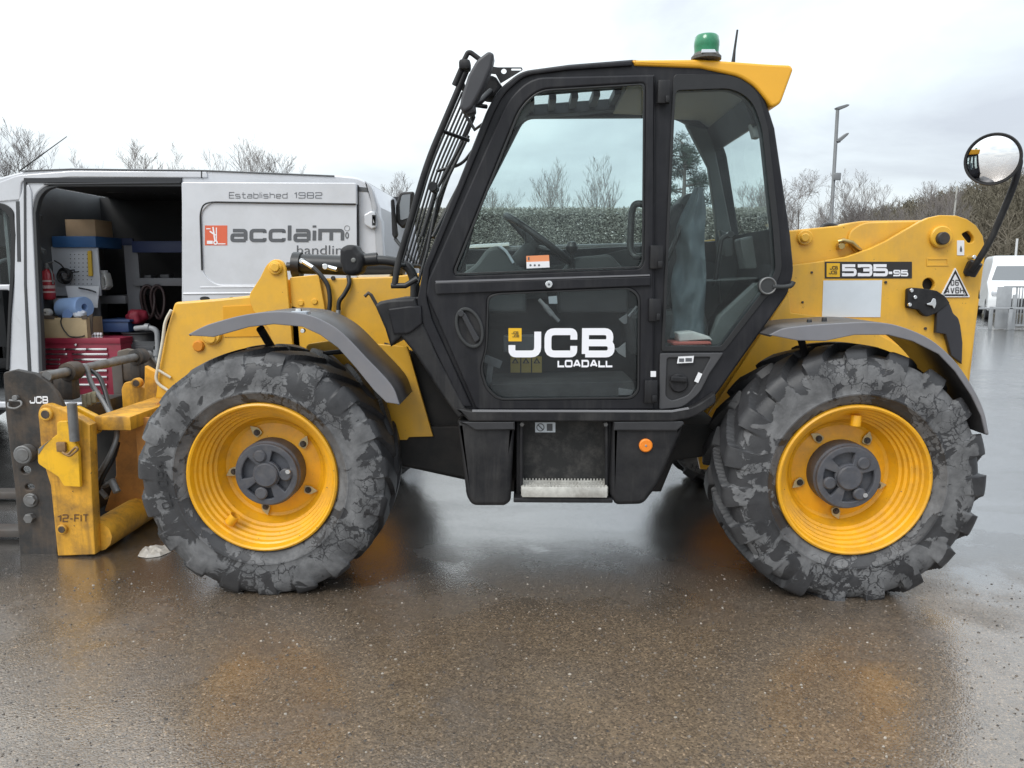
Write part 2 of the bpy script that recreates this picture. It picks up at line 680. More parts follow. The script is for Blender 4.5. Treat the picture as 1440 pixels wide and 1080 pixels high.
def glass(name, tint, ior=1.5, film=0.0, fcol=(.5, .5, .5)):
    m = bpy.data.materials.new(name)
    m.use_nodes = True
    N, L = m.node_tree.nodes, m.node_tree.links
    N.clear()
    o = N.new('ShaderNodeOutputMaterial')
    t = N.new('ShaderNodeBsdfTransparent')
    t.inputs[0].default_value = (*tint, 1)
    g = N.new('ShaderNodeBsdfGlossy')
    g.inputs['Roughness'].default_value = .015
    fr = N.new('ShaderNodeFresnel')
    fr.inputs[0].default_value = ior
    mx = N.new('ShaderNodeMixShader')
    geo = N.new('ShaderNodeNewGeometry')          # light leaving the pane is not reflected a second time
    ml = N.new('ShaderNodeMath')
    ml.operation = 'MULTIPLY_ADD'
    L.new(geo.outputs['Backfacing'], ml.inputs[0])
    ml.inputs[1].default_value = -1.0
    ml.inputs[2].default_value = 1.0
    m1 = N.new('ShaderNodeMath')
    m1.operation = 'MULTIPLY'
    L.new(fr.outputs[0], m1.inputs[0])
    L.new(ml.outputs[0], m1.inputs[1])
    L.new(m1.outputs[0], mx.inputs[0])
    L.new(t.outputs[0], mx.inputs[1])
    L.new(g.outputs[0], mx.inputs[2])
    res = mx.outputs[0]
    if film:
        tc = N.new('ShaderNodeTexCoord')
        nz = N.new('ShaderNodeTexNoise')
        nz.inputs['Scale'].default_value = 7
        nz.inputs['Detail'].default_value = 8
        nz.inputs['Roughness'].default_value = .7
        L.new(tc.outputs['Object'], nz.inputs['Vector'])
        r = N.new('ShaderNodeValToRGB')
        r.color_ramp.elements[0].position, r.color_ramp.elements[1].position = .35, .8
        r.color_ramp.elements[0].color = (film * .25,) * 3 + (1,)
        r.color_ramp.elements[1].color = (film,) * 3 + (1,)
        L.new(nz.outputs['Fac'], r.inputs['Fac'])
        d = N.new('ShaderNodeBsdfDiffuse')
        d.inputs[0].default_value = (*fcol, 1)
        m2 = N.new('ShaderNodeMixShader')
        L.new(r.outputs[0], m2.inputs[0])
        L.new(res, m2.inputs[1])
        L.new(d.outputs[0], m2.inputs[2])
        res = m2.outputs[0]
    L.new(res, o.inputs[0])
    return m


class NB:
    """small node-building helper for the longer materials"""
    def __init__(s, name):
        s.m = bpy.data.materials.new(name)
        s.m.use_nodes = True
        s.N, s.L = s.m.node_tree.nodes, s.m.node_tree.links
        s.b = s.N['Principled BSDF']
        s.tc = s.N.new('ShaderNodeTexCoord')
        s.co = s.tc.outputs['Object']

    def lk(s, v, sock):
        if v is None:
            return
        if isinstance(v, (int, float)):
            sock.default_value = v
        elif isinstance(v, tuple):
            sock.default_value = (*v, 1) if len(v) == 3 and sock.type == 'RGBA' else v
        else:
            s.L.new(v, sock)

    def noise(s, sc, det=5, ro=.6, dist=0, vec=None, out='Fac'):
        n = s.N.new('ShaderNodeTexNoise')
        n.inputs['Scale'].default_value = sc
        n.inputs['Detail'].default_value = det
        n.inputs['Roughness'].default_value = ro
        n.inputs['Distortion'].default_value = dist
        s.L.new(vec or s.co, n.inputs['Vector'])
        return n.outputs[out]

    def voro(s, sc, feat='F1', out='Distance', vec=None, rnd=1.0):
        n = s.N.new('ShaderNodeTexVoronoi')
        n.feature = feat
        n.inputs['Scale'].default_value = sc
        n.inputs['Randomness'].default_value = rnd
        s.L.new(vec or s.co, n.inputs['Vector'])
        return n.outputs[out]

    def ramp(s, fac, *stops):
        n = s.N.new('ShaderNodeValToRGB')
        e = n.color_ramp.elements
        while len(e) < len(stops):
            e.new(.5)
        for x, (p, c) in zip(e, stops):
            x.position = p
            x.color = (c, c, c, 1) if isinstance(c, (int, float)) else (*c, 1)
        s.lk(fac, n.inputs['Fac'])
        return n.outputs['Color']

    def mix(s, f, a, b_, mode='MIX'):
        n = s.N.new('ShaderNodeMix')
        n.data_type = 'RGBA'
        n.blend_type = mode
        s.lk(f, n.inputs['Factor'])
        s.lk(a, n.inputs['A'])
        s.lk(b_, n.inputs['B'])
        return n.outputs['Result']

    def math(s, op, a, b_=None, c=None):
        n = s.N.new('ShaderNodeMath')
        n.operation = op
        for i, v in enumerate((a, b_, c)):
            s.lk(v, n.inputs[i])
        return n.outputs[0]

    def mapping(s, loc=(0, 0, 0), rot=(0, 0, 0), sc=(1, 1, 1), vec=None):
        n = s.N.new('ShaderNodeMapping')
        n.inputs['Location'].default_value = loc
        n.inputs['Rotation'].default_value = rot
        n.inputs['Scale'].default_value = sc
        s.L.new(vec or s.co, n.inputs[0])
        return n.outputs[0]

    def bump(s, h, st=.5, d=.01, nrm=None):
        n = s.N.new('ShaderNodeBump')
        n.inputs['Strength'].default_value = st if isinstance(st, (int, float)) else 1
        if not isinstance(st, (int, float)):
            s.L.new(st, n.inputs['Strength'])
        n.inputs['Distance'].default_value = d
        s.lk(h, n.inputs['Height'])
        if nrm:
            s.L.new(nrm, n.inputs['Normal'])
        return n.outputs[0]

    def near(s, x, y, r0, r1):
        """1 within r0 of a ground point, 0 beyond r1"""
        v = s.N.new('ShaderNodeVectorMath')
        v.operation = 'DISTANCE'
        s.L.new(s.co, v.inputs[0])
        v.inputs[1].default_value = (x, y, 0)
        mr = s.N.new('ShaderNodeMapRange')
        mr.inputs['From Min'].default_value, mr.inputs['From Max'].default_value = r1, r0
        s.L.new(v.outputs['Value'], mr.inputs['Value'])
        return mr.outputs[0]

    def set(s, **kw):
        for k, v in kw.items():
            s.lk(v, s.b.inputs[k.replace('_', ' ')])
        return s.m


def ground_material():
    q = NB('wet_asphalt')
    big = q.noise(.42, 4, .55, .3)
    mid = q.noise(2.3, 6, .62)
    fine = q.noise(45, 5, .7)
    cell = q.voro(150, 'F1', 'Color')
    celld = q.voro(150, 'F1', 'Distance')
    bw = q.N.new('ShaderNodeRGBToBW')
    q.L.new(cell, bw.inputs[0])
    base = q.mix(q.ramp(q.math('MULTIPLY_ADD', mid, .6, q.math('MULTIPLY', big, .4)), (.36, 0.0), (.62, 1.0)),
                 (.122, .094, .070), (.196, .142, .092))
    grain = q.ramp(bw.outputs[0], (.2, .62), (.5, .95), (.82, 1.25), (.95, 2.2))
    # dark tarmac, its colour also lowered for shade under and beyond the machine; brown mud and grit trodden over it in front
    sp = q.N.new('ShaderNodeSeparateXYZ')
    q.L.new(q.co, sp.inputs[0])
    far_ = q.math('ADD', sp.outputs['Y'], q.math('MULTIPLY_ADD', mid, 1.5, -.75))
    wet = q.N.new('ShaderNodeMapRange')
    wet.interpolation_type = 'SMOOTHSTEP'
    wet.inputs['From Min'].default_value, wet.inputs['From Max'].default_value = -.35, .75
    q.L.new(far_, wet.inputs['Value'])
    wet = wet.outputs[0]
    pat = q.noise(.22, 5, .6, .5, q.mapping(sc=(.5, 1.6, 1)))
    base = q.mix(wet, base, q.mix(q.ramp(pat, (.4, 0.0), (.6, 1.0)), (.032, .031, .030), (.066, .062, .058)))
    base = q.mix(1.0, base, grain, 'MULTIPLY')
    base = q.mix(q.ramp(fine, (.36, .4), (.6, 0.0)), base, (.034, .030, .028))
    base = q.mix(q.ramp(q.noise(7, 7, .7), (.56, 0.0), (.74, .55)), base, (.045, .038, .034))
    p2 = gd(560, 930)
    st2 = q.math('MULTIPLY', q.near(p2.x, p2.y, .1, .7), q.ramp(q.noise(1.8, 5), (.45, 0.0), (.7, .35)))
    base = q.mix(st2, base, (.11, .065, .03))
    film = q.ramp(q.math('MULTIPLY_ADD', big, .55, q.math('MULTIPLY', mid, .45)), (.425, 0.0), (.515, 1.0))
    film = q.math('MAXIMUM', film, q.math('MULTIPLY', wet, q.ramp(pat, (.36, .55), (.5, 1.0))))
    rough = q.mix(film, (.42,) * 3, (.20,) * 3)
    h = q.math('ADD', q.math('MULTIPLY', celld, -.5), q.math('MULTIPLY', fine, .8))
    nrm = q.bump(h, q.ramp(film, (0, .6), (1, .35)), .006)
    # the water film on top: smooth, only gently dimpled by the chippings under it
    wob = q.noise(3.0, 3, .5)
    cn = q.bump(wob, .16, .02)
    cn = q.bump(h, q.ramp(film, (0, .46), (1, .15)), .005, cn)
    cr = q.mix(film, (.30,) * 3, (.085,) * 3)
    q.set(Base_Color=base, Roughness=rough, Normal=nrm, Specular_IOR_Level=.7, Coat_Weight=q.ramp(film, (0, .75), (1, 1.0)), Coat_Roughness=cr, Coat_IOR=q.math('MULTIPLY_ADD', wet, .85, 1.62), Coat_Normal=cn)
    return q.m


def tyre_material():
    q = NB('muddy_rubber')
    oi = q.N.new('ShaderNodeObjectInfo')
    v = q.N.new('ShaderNodeVectorMath')
    v.operation = 'MULTIPLY_ADD'
    q.L.new(oi.outputs['Random'], v.inputs[0])
    v.inputs[1].default_value = (7, 0, 5)
    q.L.new(q.co, v.inputs[2])
    co = v.outputs[0]
    big = q.noise(3.0, 3, .5, .3, co)
    blot = q.noise(8.5, 6, .58, .9, co)
    fine = q.noise(24, 5, .65, 0, co)

    def warp(scale, amt, base):
        w = q.N.new('ShaderNodeVectorMath')
        w.operation = 'MULTIPLY_ADD'
        q.L.new(q.noise(scale, 4, .6, 0, co, 'Color'), w.inputs[0])
        w.inputs[1].default_value = (amt, amt, amt)
        q.L.new(base, w.inputs[2])
        return w.outputs[0]
    wc = warp(26, .035, warp(7, .10, co))
    ed = q.voro(13, 'DISTANCE_TO_EDGE', 'Distance', wc)
    ed2 = q.voro(30, 'DISTANCE_TO_EDGE', 'Distance', wc)
    # smeared mud: wide sheets with torn edges, fine cracks only where it has dried
    sheet_ = q.math('ADD', q.math('MULTIPLY', blot, .62), q.math('MULTIPLY', big, .38))
    at_ = q.N.new('ShaderNodeAttribute')
    at_.attribute_name = 'tread'
    sheet_ = q.math('MULTIPLY_ADD', at_.outputs['Fac'], -.13, sheet_)
    mud1 = q.ramp(sheet_, (.476, 0.0), (.492, 1.0))
    dry = q.ramp(q.noise(4.2, 3, .5, 0, q.mapping((3, 1, 2), vec=co)), (.50, 0.0), (.64, 1.0))
    c1 = q.math('GREATER_THAN', ed, q.math('MULTIPLY', dry, .050))
    c2 = q.math('GREATER_THAN', ed2, q.math('MULTIPLY', q.math('MULTIPLY', dry, dry), .030))
    mud = q.math('MULTIPLY', mud1, q.math('MULTIPLY', c1, c2))
    smear = q.ramp(q.noise(5.5, 7, .68, .5, co), (.34, 0.0), (.68, 1.0))
    mudc = q.mix(smear, (.078, .078, .081), (.205, .205, .208))
    rub = q.mix(smear, (.017, .017, .019), (.048, .048, .051))
    base = q.mix(mud, rub, mudc)
    base = q.mix(q.ramp(fine, (.35, .35), (.6, 0.0)), base, (.045, .045, .047))
    rough = q.mix(mud, (.5,) * 3, (.85,) * 3)
    h = q.math('ADD', mud, q.math('MULTIPLY', fine, .5))
    return q.set(Base_Color=base, Roughness=rough, Normal=q.bump(h, .7, .005))


YELLOW = M('yellow_paint', (.78, .425, .036), .40, 0, .07, 3, dirt=((.34, .22, .10), .38, 4), coat=.2, bump=.03, bs=160, streak=((.32, .20, .09), .24, 6), chips=((.10, .06, .03), .8, 26))
YELLOW_RIM = M('yellow_rim_paint', (.84, .41, .010), .42, 0, .08, 8, dirt=((.34, .19, .06), .55, 7), coat=.15, chips=((.07, .05, .035), .85, 34))
YELLOW_OLD = M('worn_yellow_paint', (.70, .35, .03), .5, 0, .16, 9, dirt=((.085, .055, .035), .9, 5), bump=.15, bs=40, streak=((.08, .05, .03), .7, 13), chips=((.05, .035, .025), .9, 22))
YELLOW_NEW = M('bright_yellow_paint', (.86, .47, .012), .35, 0, .05, 6, dirt=((.22, .12, .04), .55, 8), coat=.2, chips=((.07, .045, .03), .9, 28), streak=((.2, .11, .04), .4, 14))
RUSTY = M('orange_rusty_paint', (.46, .20, .045), .6, 0, .2, 7, dirt=((.09, .05, .03), .6, 9), bump=.1)
CAB_BLACK = M('cab_black', (.0095, .0095, .0125), .46, 0, .3, 5, dirt=((.050, .050, .055), .26, 3.2), bump=.05, bs=400, spec=.32, streak=((.075, .073, .07), .28, 16))
BLACK_MATT = M('black_plastic', (.0095, .0095, .0115), .55, 0, .3, 9, dirt=((.060, .058, .056), .38, 6), bump=.06, bs=300, spec=.38, streak=((.085, .08, .075), .35, 15))
BLACK_SHINY = M('black_hose_rubber', (.014, .014, .015), .38, 0, .2, 20)
UNDER = M('underside_black', (.010, .010, .010), .7, 0, .3, 6, dirt=((.05, .04, .035), .5, 5))
FENDER = M('faded_grey_plastic', (.180, .180, .196), .55, 0, .10, 5, dirt=((.25, .22, .20), .35, 5), bump=.05, bs=250)
FENDER_IN = M('fender_dark_plastic', (.055, .055, .058), .38, 0, .2, 8, dirt=((.16, .14, .13), .4, 5))
HUB = M('grey_hub_paint', (.070, .073, .085), .55, 0, .2, 14, dirt=((.14, .13, .125), .6, 16), bump=.15, bs=70)
STEEL = M('bare_steel', (.42, .42, .42), .38, .85, .2, 20)
CHROME = M('bright_metal', (.75, .75, .75), .18, 1.0)
DARK_STEEL = M('dirty_dark_steel', (.042, .040, .039), .5, .3, .35, 9, dirt=((.15, .105, .07), .7, 6), bump=.15, bs=60, streak=((.16, .12, .09), .5, 12), chips=((.22, .20, .18), .8, 30))
GREY_METAL = M('grey_worn_steel', (.20, .20, .20), .5, .4, .25, 10, dirt=((.09, .07, .05), .6, 12), bump=.1, bs=60)
BRASS = M('plated_fitting', (.45, .33, .14), .3, .9)
WHITE = M('white_vinyl', (.80, .80, .82), .45, 0, .03, 8)
LETTER = M('lettering_white', (.86, .86, .90), .45)
PALE = M('pale_blue_grey_sticker', (.66, .71, .76), .5, 0, .05, 6)
DECAL_BLACK = M('decal_black', (.022, .020, .020), .4)
DECAL_GREY = M('decal_grey', (.10, .105, .115), .5)
DECAL_YELLOW = M('decal_yellow', (.80, .46, .02), .45)
ORANGE = M('amber_lens', (.85, .24, .02), .25, 0, .1, 60)
RED_LOGO = M('logo_orange_red', (.68, .13, .06), .5)
LABEL_ORANGE = M('label_orange', (.75, .28, .12), .5)
CREAM = M('cream_pipe_paint', (.66, .60, .48), .4, 0, .1, 12)
TREAD = M('step_tread_pale', (.55, .54, .50), .5, .2, .2, 14, dirt=((.16, .14, .12), .6, 16))
GREEN_LENS = M('green_lens', (.010, .20, .085), .16, 0, .15, 40, coat=.6)
GLASS = glass('cab_glass', (.925, .97, .965), 1.42, .018, (.55, .58, .58))
GLASS_DARK = glass('door_glass_scratched', (.84, .87, .88), 1.45, .05, (.30, .31, .32))
MIRROR = M('mirror_glass', (.9, .9, .92), .02, 1.0)
INTERIOR = M('cab_trim_dark', (.035, .037, .038), .65, 0, .2, 8)
INTERIOR_MID = M('cab_trim_grey', (.075, .082, .082), .6, 0, .2, 8)
HEADLINER = M('grey_headliner', (.30, .31, .31), .8, 0, .08, 5, bump=.08, bs=200)
JACKET = M('blue_grey_cloth', (.088, .108, .120), .85, 0, .25, 5, bump=.1, bs=60)
RAG_RED = M('dull_red_cloth', (.42, .10, .08), .7)
TYRE = tyre_material()
RUBBER = M('dark_rubber', (.028, .028, .030), .55, 0, .2, 15)
# ------------------------------------------------------------------ the setting: ground and hill
def ground():
    V = [(-400, -60, 0), (400, -60, 0), (400, 500, 0), (-400, 500, 0)]
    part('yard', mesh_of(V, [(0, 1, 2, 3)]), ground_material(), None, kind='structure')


ground()


def stones():
    """loose chippings bedded in the asphalt close to the camera"""
    rr = random.Random(3)
    V, Fc = [], []
    for k in range(5200):
        y = -1.6 + 1.9 * rr.random() ** 1.3
        D = y + 3.47
        x = (rr.random() - .5) * D * 1.5
        s = .0022 + .0040 * rr.random() ** 3
        b = len(V)
        a0 = rr.random() * 6
        n = 5
        for j in range(n):
            a = a0 + 2 * pi * j / n
            f = s * (.7 + .6 * rr.random())
            V.append((x + f * cos(a) * 1.25, y + f * sin(a), -.001))
        for j in range(n):
            p = V[b + j]
            V.append((x + (p[0] - x) * .6, y + (p[1] - y) * .6, s * (.35 + .4 * rr.random())))
        for j in range(n):
            j2 = (j + 1) % n
            Fc.append((b + j, b + j2, b + n + j2, b + n + j))
        Fc.append(tuple(b + n + j for j in range(n)))
    q = NB('chippings')
    geo = q.N.new('ShaderNodeNewGeometry')
    c = q.ramp(geo.outputs['Random Per Island'], (0, (.035, .03, .027)), (.55, (.10, .08, .065)), (.85, (.20, .17, .14)), (1, (.40, .36, .31)))
    q.set(Base_Color=c, Roughness=.35, Specular_IOR_Level=.6)
    me = bpy.data.meshes.new('gravel')
    me.from_pydata(V, [], Fc)
    me.update()
    part('gravel', me, q.m, None, kind='stuff')


stones()
# ------------------------------------------------------------------ the telehandler
def build_telehandler():
    base = at(760, 676, .9)
    T = thing('telehandler', 'yellow and black telehandler with muddy tyres parked on the wet yard', 'telehandler', (base.x, 1.1, 0))

    # ---------------- wheels
    def tyre_mesh(phase, c=.572, Rr=.585, w=.46, N=19, steps=800, lugh=.034, side=.009):
        prof = [(.035, .335, 0), (.015, .350, 0), (-.010, .372, 0), (-.028, .402, 0), (-.034, .405, 0), (-.036, .412, 0), (-.033, .417, 0), (-.036, .44, 0), (-.037, .455, 0), (-.036, .488, .0),
                (-.030, .512, .25), (-.022, .532, .6), (-.012, .548, .9), (.0, .560, 1.0), (.008, .568, 1.0), (.016, .571, 1.0)]
        mid = [(.012 + (w - .024 - .05) * k / 40, Rr - .012 + .012 * sin(pi * k / 40), 1) for k in range(1, 40)]
        yc = (w - .05) / 2
        full = prof + [(y, r, 1) for (y, r, _) in mid] + [(2 * yc - y, r, k) for (y, r, k) in prof[::-1]]
        V, Fc, TR = [], [], []
        m = len(full)
        rr = random.Random(5)
        for j in range(steps):
            a = 2 * pi * j / steps
            for (y, r, k) in full:
                v = max(-1, min(1, (y - yc) / (w / 2 - .03)))
                p = (a * N / (2 * pi) + .8 * (1 - abs(v)) * (1 if True else -1) + (.5 if v > 0 else 0) + phase) % 1.0
                e = .028
                lug = max(0, min(1, min((p - .02) / e, (.56 - p) / e)))
                lug = lug * lug * (3 - 2 * lug)
                if abs(v) < .10:
                    lug *= abs(v) / .10
                wob = noise.noise(Vector((cos(a) * 3, sin(a) * 3, y * 8))) * .0025
                r2 = r + (lugh * lug * k if k >= .25 else 0) + wob * (1 if k else .4)
                y2 = y + (-side if v < 0 else side) * lug * (k if k < 1 else (1 if abs(v) > .9 else 0))
                # raised rib and lettering band on the sidewall
                x, z = r2 * cos(a), r2 * sin(a)
                if z < -c:
                    y2 += (-.012 if v < 0 else .012) * (1 if k < 1 else .3)
                    z = -c + (z + c) * .03
                V.append((x, y2, z))
                TR.append(max(0.0, min(1.0, (r2 - .565) / .02)) if k < 1 or abs(v) > .93 else 1.0)
        for j in range(steps):
            j2 = (j + 1) % steps
            for i in range(m - 1):
                Fc.append((j * m + i, j * m + i + 1, j2 * m + i + 1, j2 * m + i))
        me = bpy.data.meshes.new('tyre')
        me.from_pydata(V, [], Fc)
        me.update()
        me.attributes.new('tread', 'FLOAT', 'POINT').data.foreach_set('value', TR)
        return finish(me, 42)

    rim_prof = [(.338, .06), (.352, .030), (.357, .006), (.354, -.010), (.346, -.015), (.338, -.010), (.333, .004), (.330, .020),
                (.322, .026), (.319, .046), (.308, .052), (.305, .070), (.294, .076), (.291, .096), (.279, .102), (.276, .122),
                (.264, .128), (.258, .150), (.249, .160), (.240, .178), (.225, .184), (.19, .176), (.15, .170), (.0, .170), (.0, .19), (.30, .22), (.338, .38), (.338, .06)]

    def hub_meshes():
        cyl = lathe([(.158, .172), (.158, .082), (.150, .074), (.148, .085), (.0, .085)], (0, 0, 0), 'Y', 48)
        sect = []
        for a0, a1 in ((28, 88), (150, 205), (232, 300), (-30, 8)):
            L = [(.118 * cos(radians(a0 + (a1 - a0) * k / 8)), .118 * sin(radians(a0 + (a1 - a0) * k / 8))) for k in range(9)]
            L += [(.066 * cos(radians(a1 + (a0 - a1) * k / 8)), .066 * sin(radians(a1 + (a0 - a1) * k / 8))) for k in range(9)]
            sect.append(L)
        face = plate_w(ell(0, 0, .150, n=48), .055, .03, .006, sect)
        boss = lathe([(0, .040), (.052, .040), (.058, .046), (.060, .062)], (0, 0, 0), 'Y', 32)
        knobs = [lathe([(0, .044), (.024, .044), (.030, .050), (.030, .06)], (.094 * cos(a), 0, .094 * sin(a)), 'Y', 20) for a in (radians(268), radians(120), radians(15))]
        return [cyl, face, boss] + knobs

    HUBM = merge(hub_meshes())
    RIMM = lathe(rim_prof, (0, 0, 0), 'Y', 72, 30)
    valve = lathe([(0, -.0), (.022, 0), (.024, .004), (.024, .05)], (0, 0, 0), 'Z', 16)
    lugp = [(-.020, -.020, .012), (.020, -.020, .012), (.022, .014, .008), (-.002, .046, .003), (-.020, .012, .008)]
    NUT = merge([lathe([(.0, -.016), (.008, -.016), (.008, -.010), (.014, -.010), (.016, -.006), (.016, .006)], (0, 0, 0), 'Y', 12)])
    LUGM = plate_w(lugp, -.004, .010, .002)

    def wheel(px, py, far, hub_rot, valve_ang, ph, nut_rot, lugh=.034, side=.009):
        p = at(px, py, 0.0)
        tm = tyre_mesh(ph, lugh=lugh, side=side, steps=380 if far else 760)
        mir = Matrix.Rotation(pi, 4, 'Z') if far else Matrix.Identity(4)
        cen = Matrix.Translation((p.x, 2.30 if far else 0, .572)) @ mir

        def put(me, M4, name, mat, par, copy=True, label=None):
            m2 = me.copy() if copy else me
            m2.transform(cen @ M4)
            return part(name, m2, mat, par, label)
        w = put(RIMM, Matrix.Identity(4), 'wheel', YELLOW_RIM, T)
        put(tm, Matrix.Identity(4), 'tyre', TYRE, w, False)
        put(HUBM, Matrix.Rotation(hub_rot, 4, 'Y'), 'hub', HUB, w)
        if not far:
            for k in range(5):
                a = nut_rot + k * 2 * pi / 5
                Mx = Matrix.Translation((.196 * cos(a), .166, .196 * sin(a))) @ Matrix.Rotation(-a + 1.2, 4, 'Y')
                put(LUGM, Mx, 'lug_plate', GREY_NUT, w)
                put(NUT, Mx, 'wheel_nut', DARK_STEEL, w)
            put(lathe([(0, .038), (.011, .038), (.013, .042), (.013, .06)], (.1, 0, .045), 'Y', 14), Matrix.Rotation(hub_rot, 4, 'Y'), 'hub_plug', CHROME, w, False)
            va = valve_ang
            put(valve, Matrix.Translation((.300 * cos(va), .045, .300 * sin(va))) @ Matrix.Rotation(va_rot(va), 4, 'Y'), 'valve_guard', YELLOW_RIM, w)
        return w

    def va_rot(a):
        return pi / 2 - a + pi

    GREY_NUT = M('washer_plate', (.50, .42, .24), .45, .4, .15, 30)
    wf = wheel(369, 676, False, .25, radians(232), 0.0, radians(40), .019, .005)
    wheel(1201, 676, False, 1.25, radians(88), .37, radians(52))
    wheel(369, 676, True, 1, 1, .2, 0, .02, .006)
    wheel(1201, 676, True, 2, 1, .6, 0)
    # sidewall size lettering, raised rubber on the front tyre
    c = at(369, 676, 0)
    tm = stroke_text('460/70', .16, .25, .62)
    co = np.empty(len(tm.vertices) * 3)
    tm.vertices.foreach_get('co', co)
    co = co.reshape(-1, 3)
    h = .040
    ln = co[:, 0].max() * h
    ang = radians(170) + (co[:, 0] * h) / .455
    rad = .475 - co[:, 1] * h
    tm.vertices.foreach_set('co', np.stack([c.x + rad * np.cos(ang), np.full(len(ang), -.0415) - co[:, 2] * .5, .572 + rad * np.sin(ang)], 1).ravel())
    tm.update()
    part('tyre_lettering', tm, RUBBER, wf)

    # ---------------- chassis and yellow bodywork
    part('chassis', [plate([(545, 600), (1012, 596), (1010, 640), (948, 648), (930, 692), (655, 692), (655, 672), (563, 655)], .46, 1.05, .01),
                     pbox(330, 640, 420, 712, .5, 1.75), pbox(1160, 640, 1245, 712, .5, 1.75)], UNDER, T)
    part('side_panel', plate([(540, 482), (600, 500), (655, 588), (658, 676), (562, 655), (560, 610)], .50, .03, .006), UNDER, T)
    part('front_wheel_arch_plate', plate([(430, 484, 6), (470, 478), (573, 488), (590, 548), (609, 614), (575, 615), (572, 619), (552, 619), (500, 565), (430, 530)], .44, .03, .005), YELLOW, T)
    tower_out = [(1000, 560), (1060, 470), (1112, 400), (1112, 373), (1150, 368), (1190, 361), (1222, 350), (1246, 339), (1270, 325), (1293, 312),
                 (1306, 306), (1322, 302.5), (1345, 303), (1360, 308), (1373, 317), (1382, 331), (1386, 352), (1384, 371), (1377, 410), (1371, 470),
                 (1362, 520), (1355, 610), (1300, 660), (1180, 670), (985, 660), (975, 610)]
    drop = [(1352, 329, 3), (1362, 324, 4), (1370, 334, 4), (1369, 341, 4), (1362, 342, 4)]
    part('rear_tower_plate', plate(tower_out, .90, .035, .005, [drop, ell(1306, 400, 8.5, 9)]), YELLOW, T)
    part('rear_tower_plate', plate([(1112, 400), (1190, 361), (1246, 339), (1293, 312), (1322, 303), (1345, 303), (1382, 331), (1386, 352), (1371, 470), (1355, 610), (1000, 610)], 1.36, .035, .005), YELLOW, T)
    # lower skirt of the rear bodywork, over the wheel
    part('rear_skirt', plate([(985, 600, 4), (1110, 410), (1112, 440), (1200, 450), (1290, 500), (1296, 504), (1205, 500), (1130, 494), (1060, 530), (1010, 600), (1003, 640), (975, 640)], .86, .03, .004), YELLOW, T)
    part('tower_rear_plate', box((at(1366, 480, .9).x - .03, .94, .55), (at(1366, 480, .9).x, 1.36, 1.5), .004), YELLOW, T)
    part('tower_dark_recess', plate([(1296, 335), (1372, 318), (1378, 420), (1296, 420)], .945, .02, .001), UNDER, T)
    pv = part('boom_pivot_boss', rodY(1325, 333, .872, .90, 15.5, 32, .1), YELLOW, T)
    part('pivot_pin', rodY(1328, 335, .845, .874, 9, 20), DARK_STEEL, pv)
    part('warning_sticker', plate(rect(1346, 338, 1356, 359, 1), .897, .003, 0), WHITE, T)
    part('sticker_print', plate([(1350, 350), (1351.5, 345), (1353, 350), (1353, 354), (1350, 354)], .8955, .0012, 0), DECAL_GREY, T)
    part('chassis_number_recess', [plate(rect(1303, 363, 1334, 374), .896, .004, .001, [rect(1305, 365, 1332, 372)])], YELLOW, T)
    for (x, y, r) in ((1142, 383, 1.7), (1129, 425, 1.7), (1120, 447, 2.6), (1107, 448, 1.5), (1095, 457, 1.6), (1246, 397, 2), (1302, 462, 2), (1086, 442, 1.7), (1012, 533, 1.8)):
        part('plug', rodY(x, y, .892, .90, r, 10), DARK_STEEL, T)

    # model decal, white panel, number plate
    d = part('model_decal', plate(rect(1160, 368, 1282.5, 391.5, .5), .897, .003, 0), DECAL_BLACK, T)
    part('decal_square', plate(rect(1162.5, 370, 1181, 389.5), .8955, .0015, 0), DECAL_YELLOW, d)
    part('decal_emblem', [decal(stroke_text('JCB', .22, .1, 1.1), 1167, 374, 1178, 379, .8945), decal(stroke_text('JCB', .22, .1, 1.1), 1165.5, 380.5, 1177, 385.5, .8945)], DECAL_BLACK, d)
    part('model_lettering', [decal(stroke_text('535', .33, .12, 1.35), 1184, 371.5, 1248.5, 388.5, .8955), decal(stroke_text('-', .27, .1, 1.3), 1249.5, 382, 1254.5, 385.5, .8955),
                             decal(stroke_text('95', .32, .14, 1.35), 1256, 379.5, 1277, 388.5, .8955)], LETTER, d)
    part('blank_panel', plate([(1158, 394.5), (1240.5, 394), (1238, 446), (1156, 446)], .897, .003, 0), PALE, T)
    tri = part('triangle_plate', plate([(1343.5, 376, 2), (1364.5, 418, 2), (1322, 418, 2)], .892, .008, .001), WHITE, T)
    part('triangle_border', plate([(1343.6, 379.5), (1361.8, 416.3), (1324.8, 416.3)], .8905, .0012, 0, [[(1343.6, 384.5), (1358, 413.8), (1328.8, 413.8)]]), DECAL_BLACK, tri)
    part('plate_lettering', [decal(stroke_text('D6', .17, .2, .62), 1337, 393.5, 1348, 401.5, .8905), decal(stroke_text('AV6H', .17, .2, .62), 1329.5, 404, 1355.5, 412.5, .8905)], DECAL_BLACK, tri)
    part('plate_screw', rodY(1356.5, 414, .886, .892, 2, 12), STEEL, tri)
    part('plate_screw', rodY(1328, 414.5, .886, .892, 1.6, 12), STEEL, tri)
    # rear lamp bracket with rubber flap
    br = part('lamp_bracket', plate([(1277, 406, 3), (1284, 404.5, 2), (1303, 406, 4), (1318, 409), (1330, 417, 6), (1336, 426), (1326, 434), (1318, 440, 5), (1303, 446, 5), (1296, 441, 4), (1292, 436), (1276, 433, 3)], .86, .035, .005), BLACK_MATT, T)
    for (x, y) in ((1282.5, 408.5), (1287.5, 418), (1280, 428.5)):
        part('bolt', rodY(x, y, .848, .86, 2.7, 12), CHROME, br)
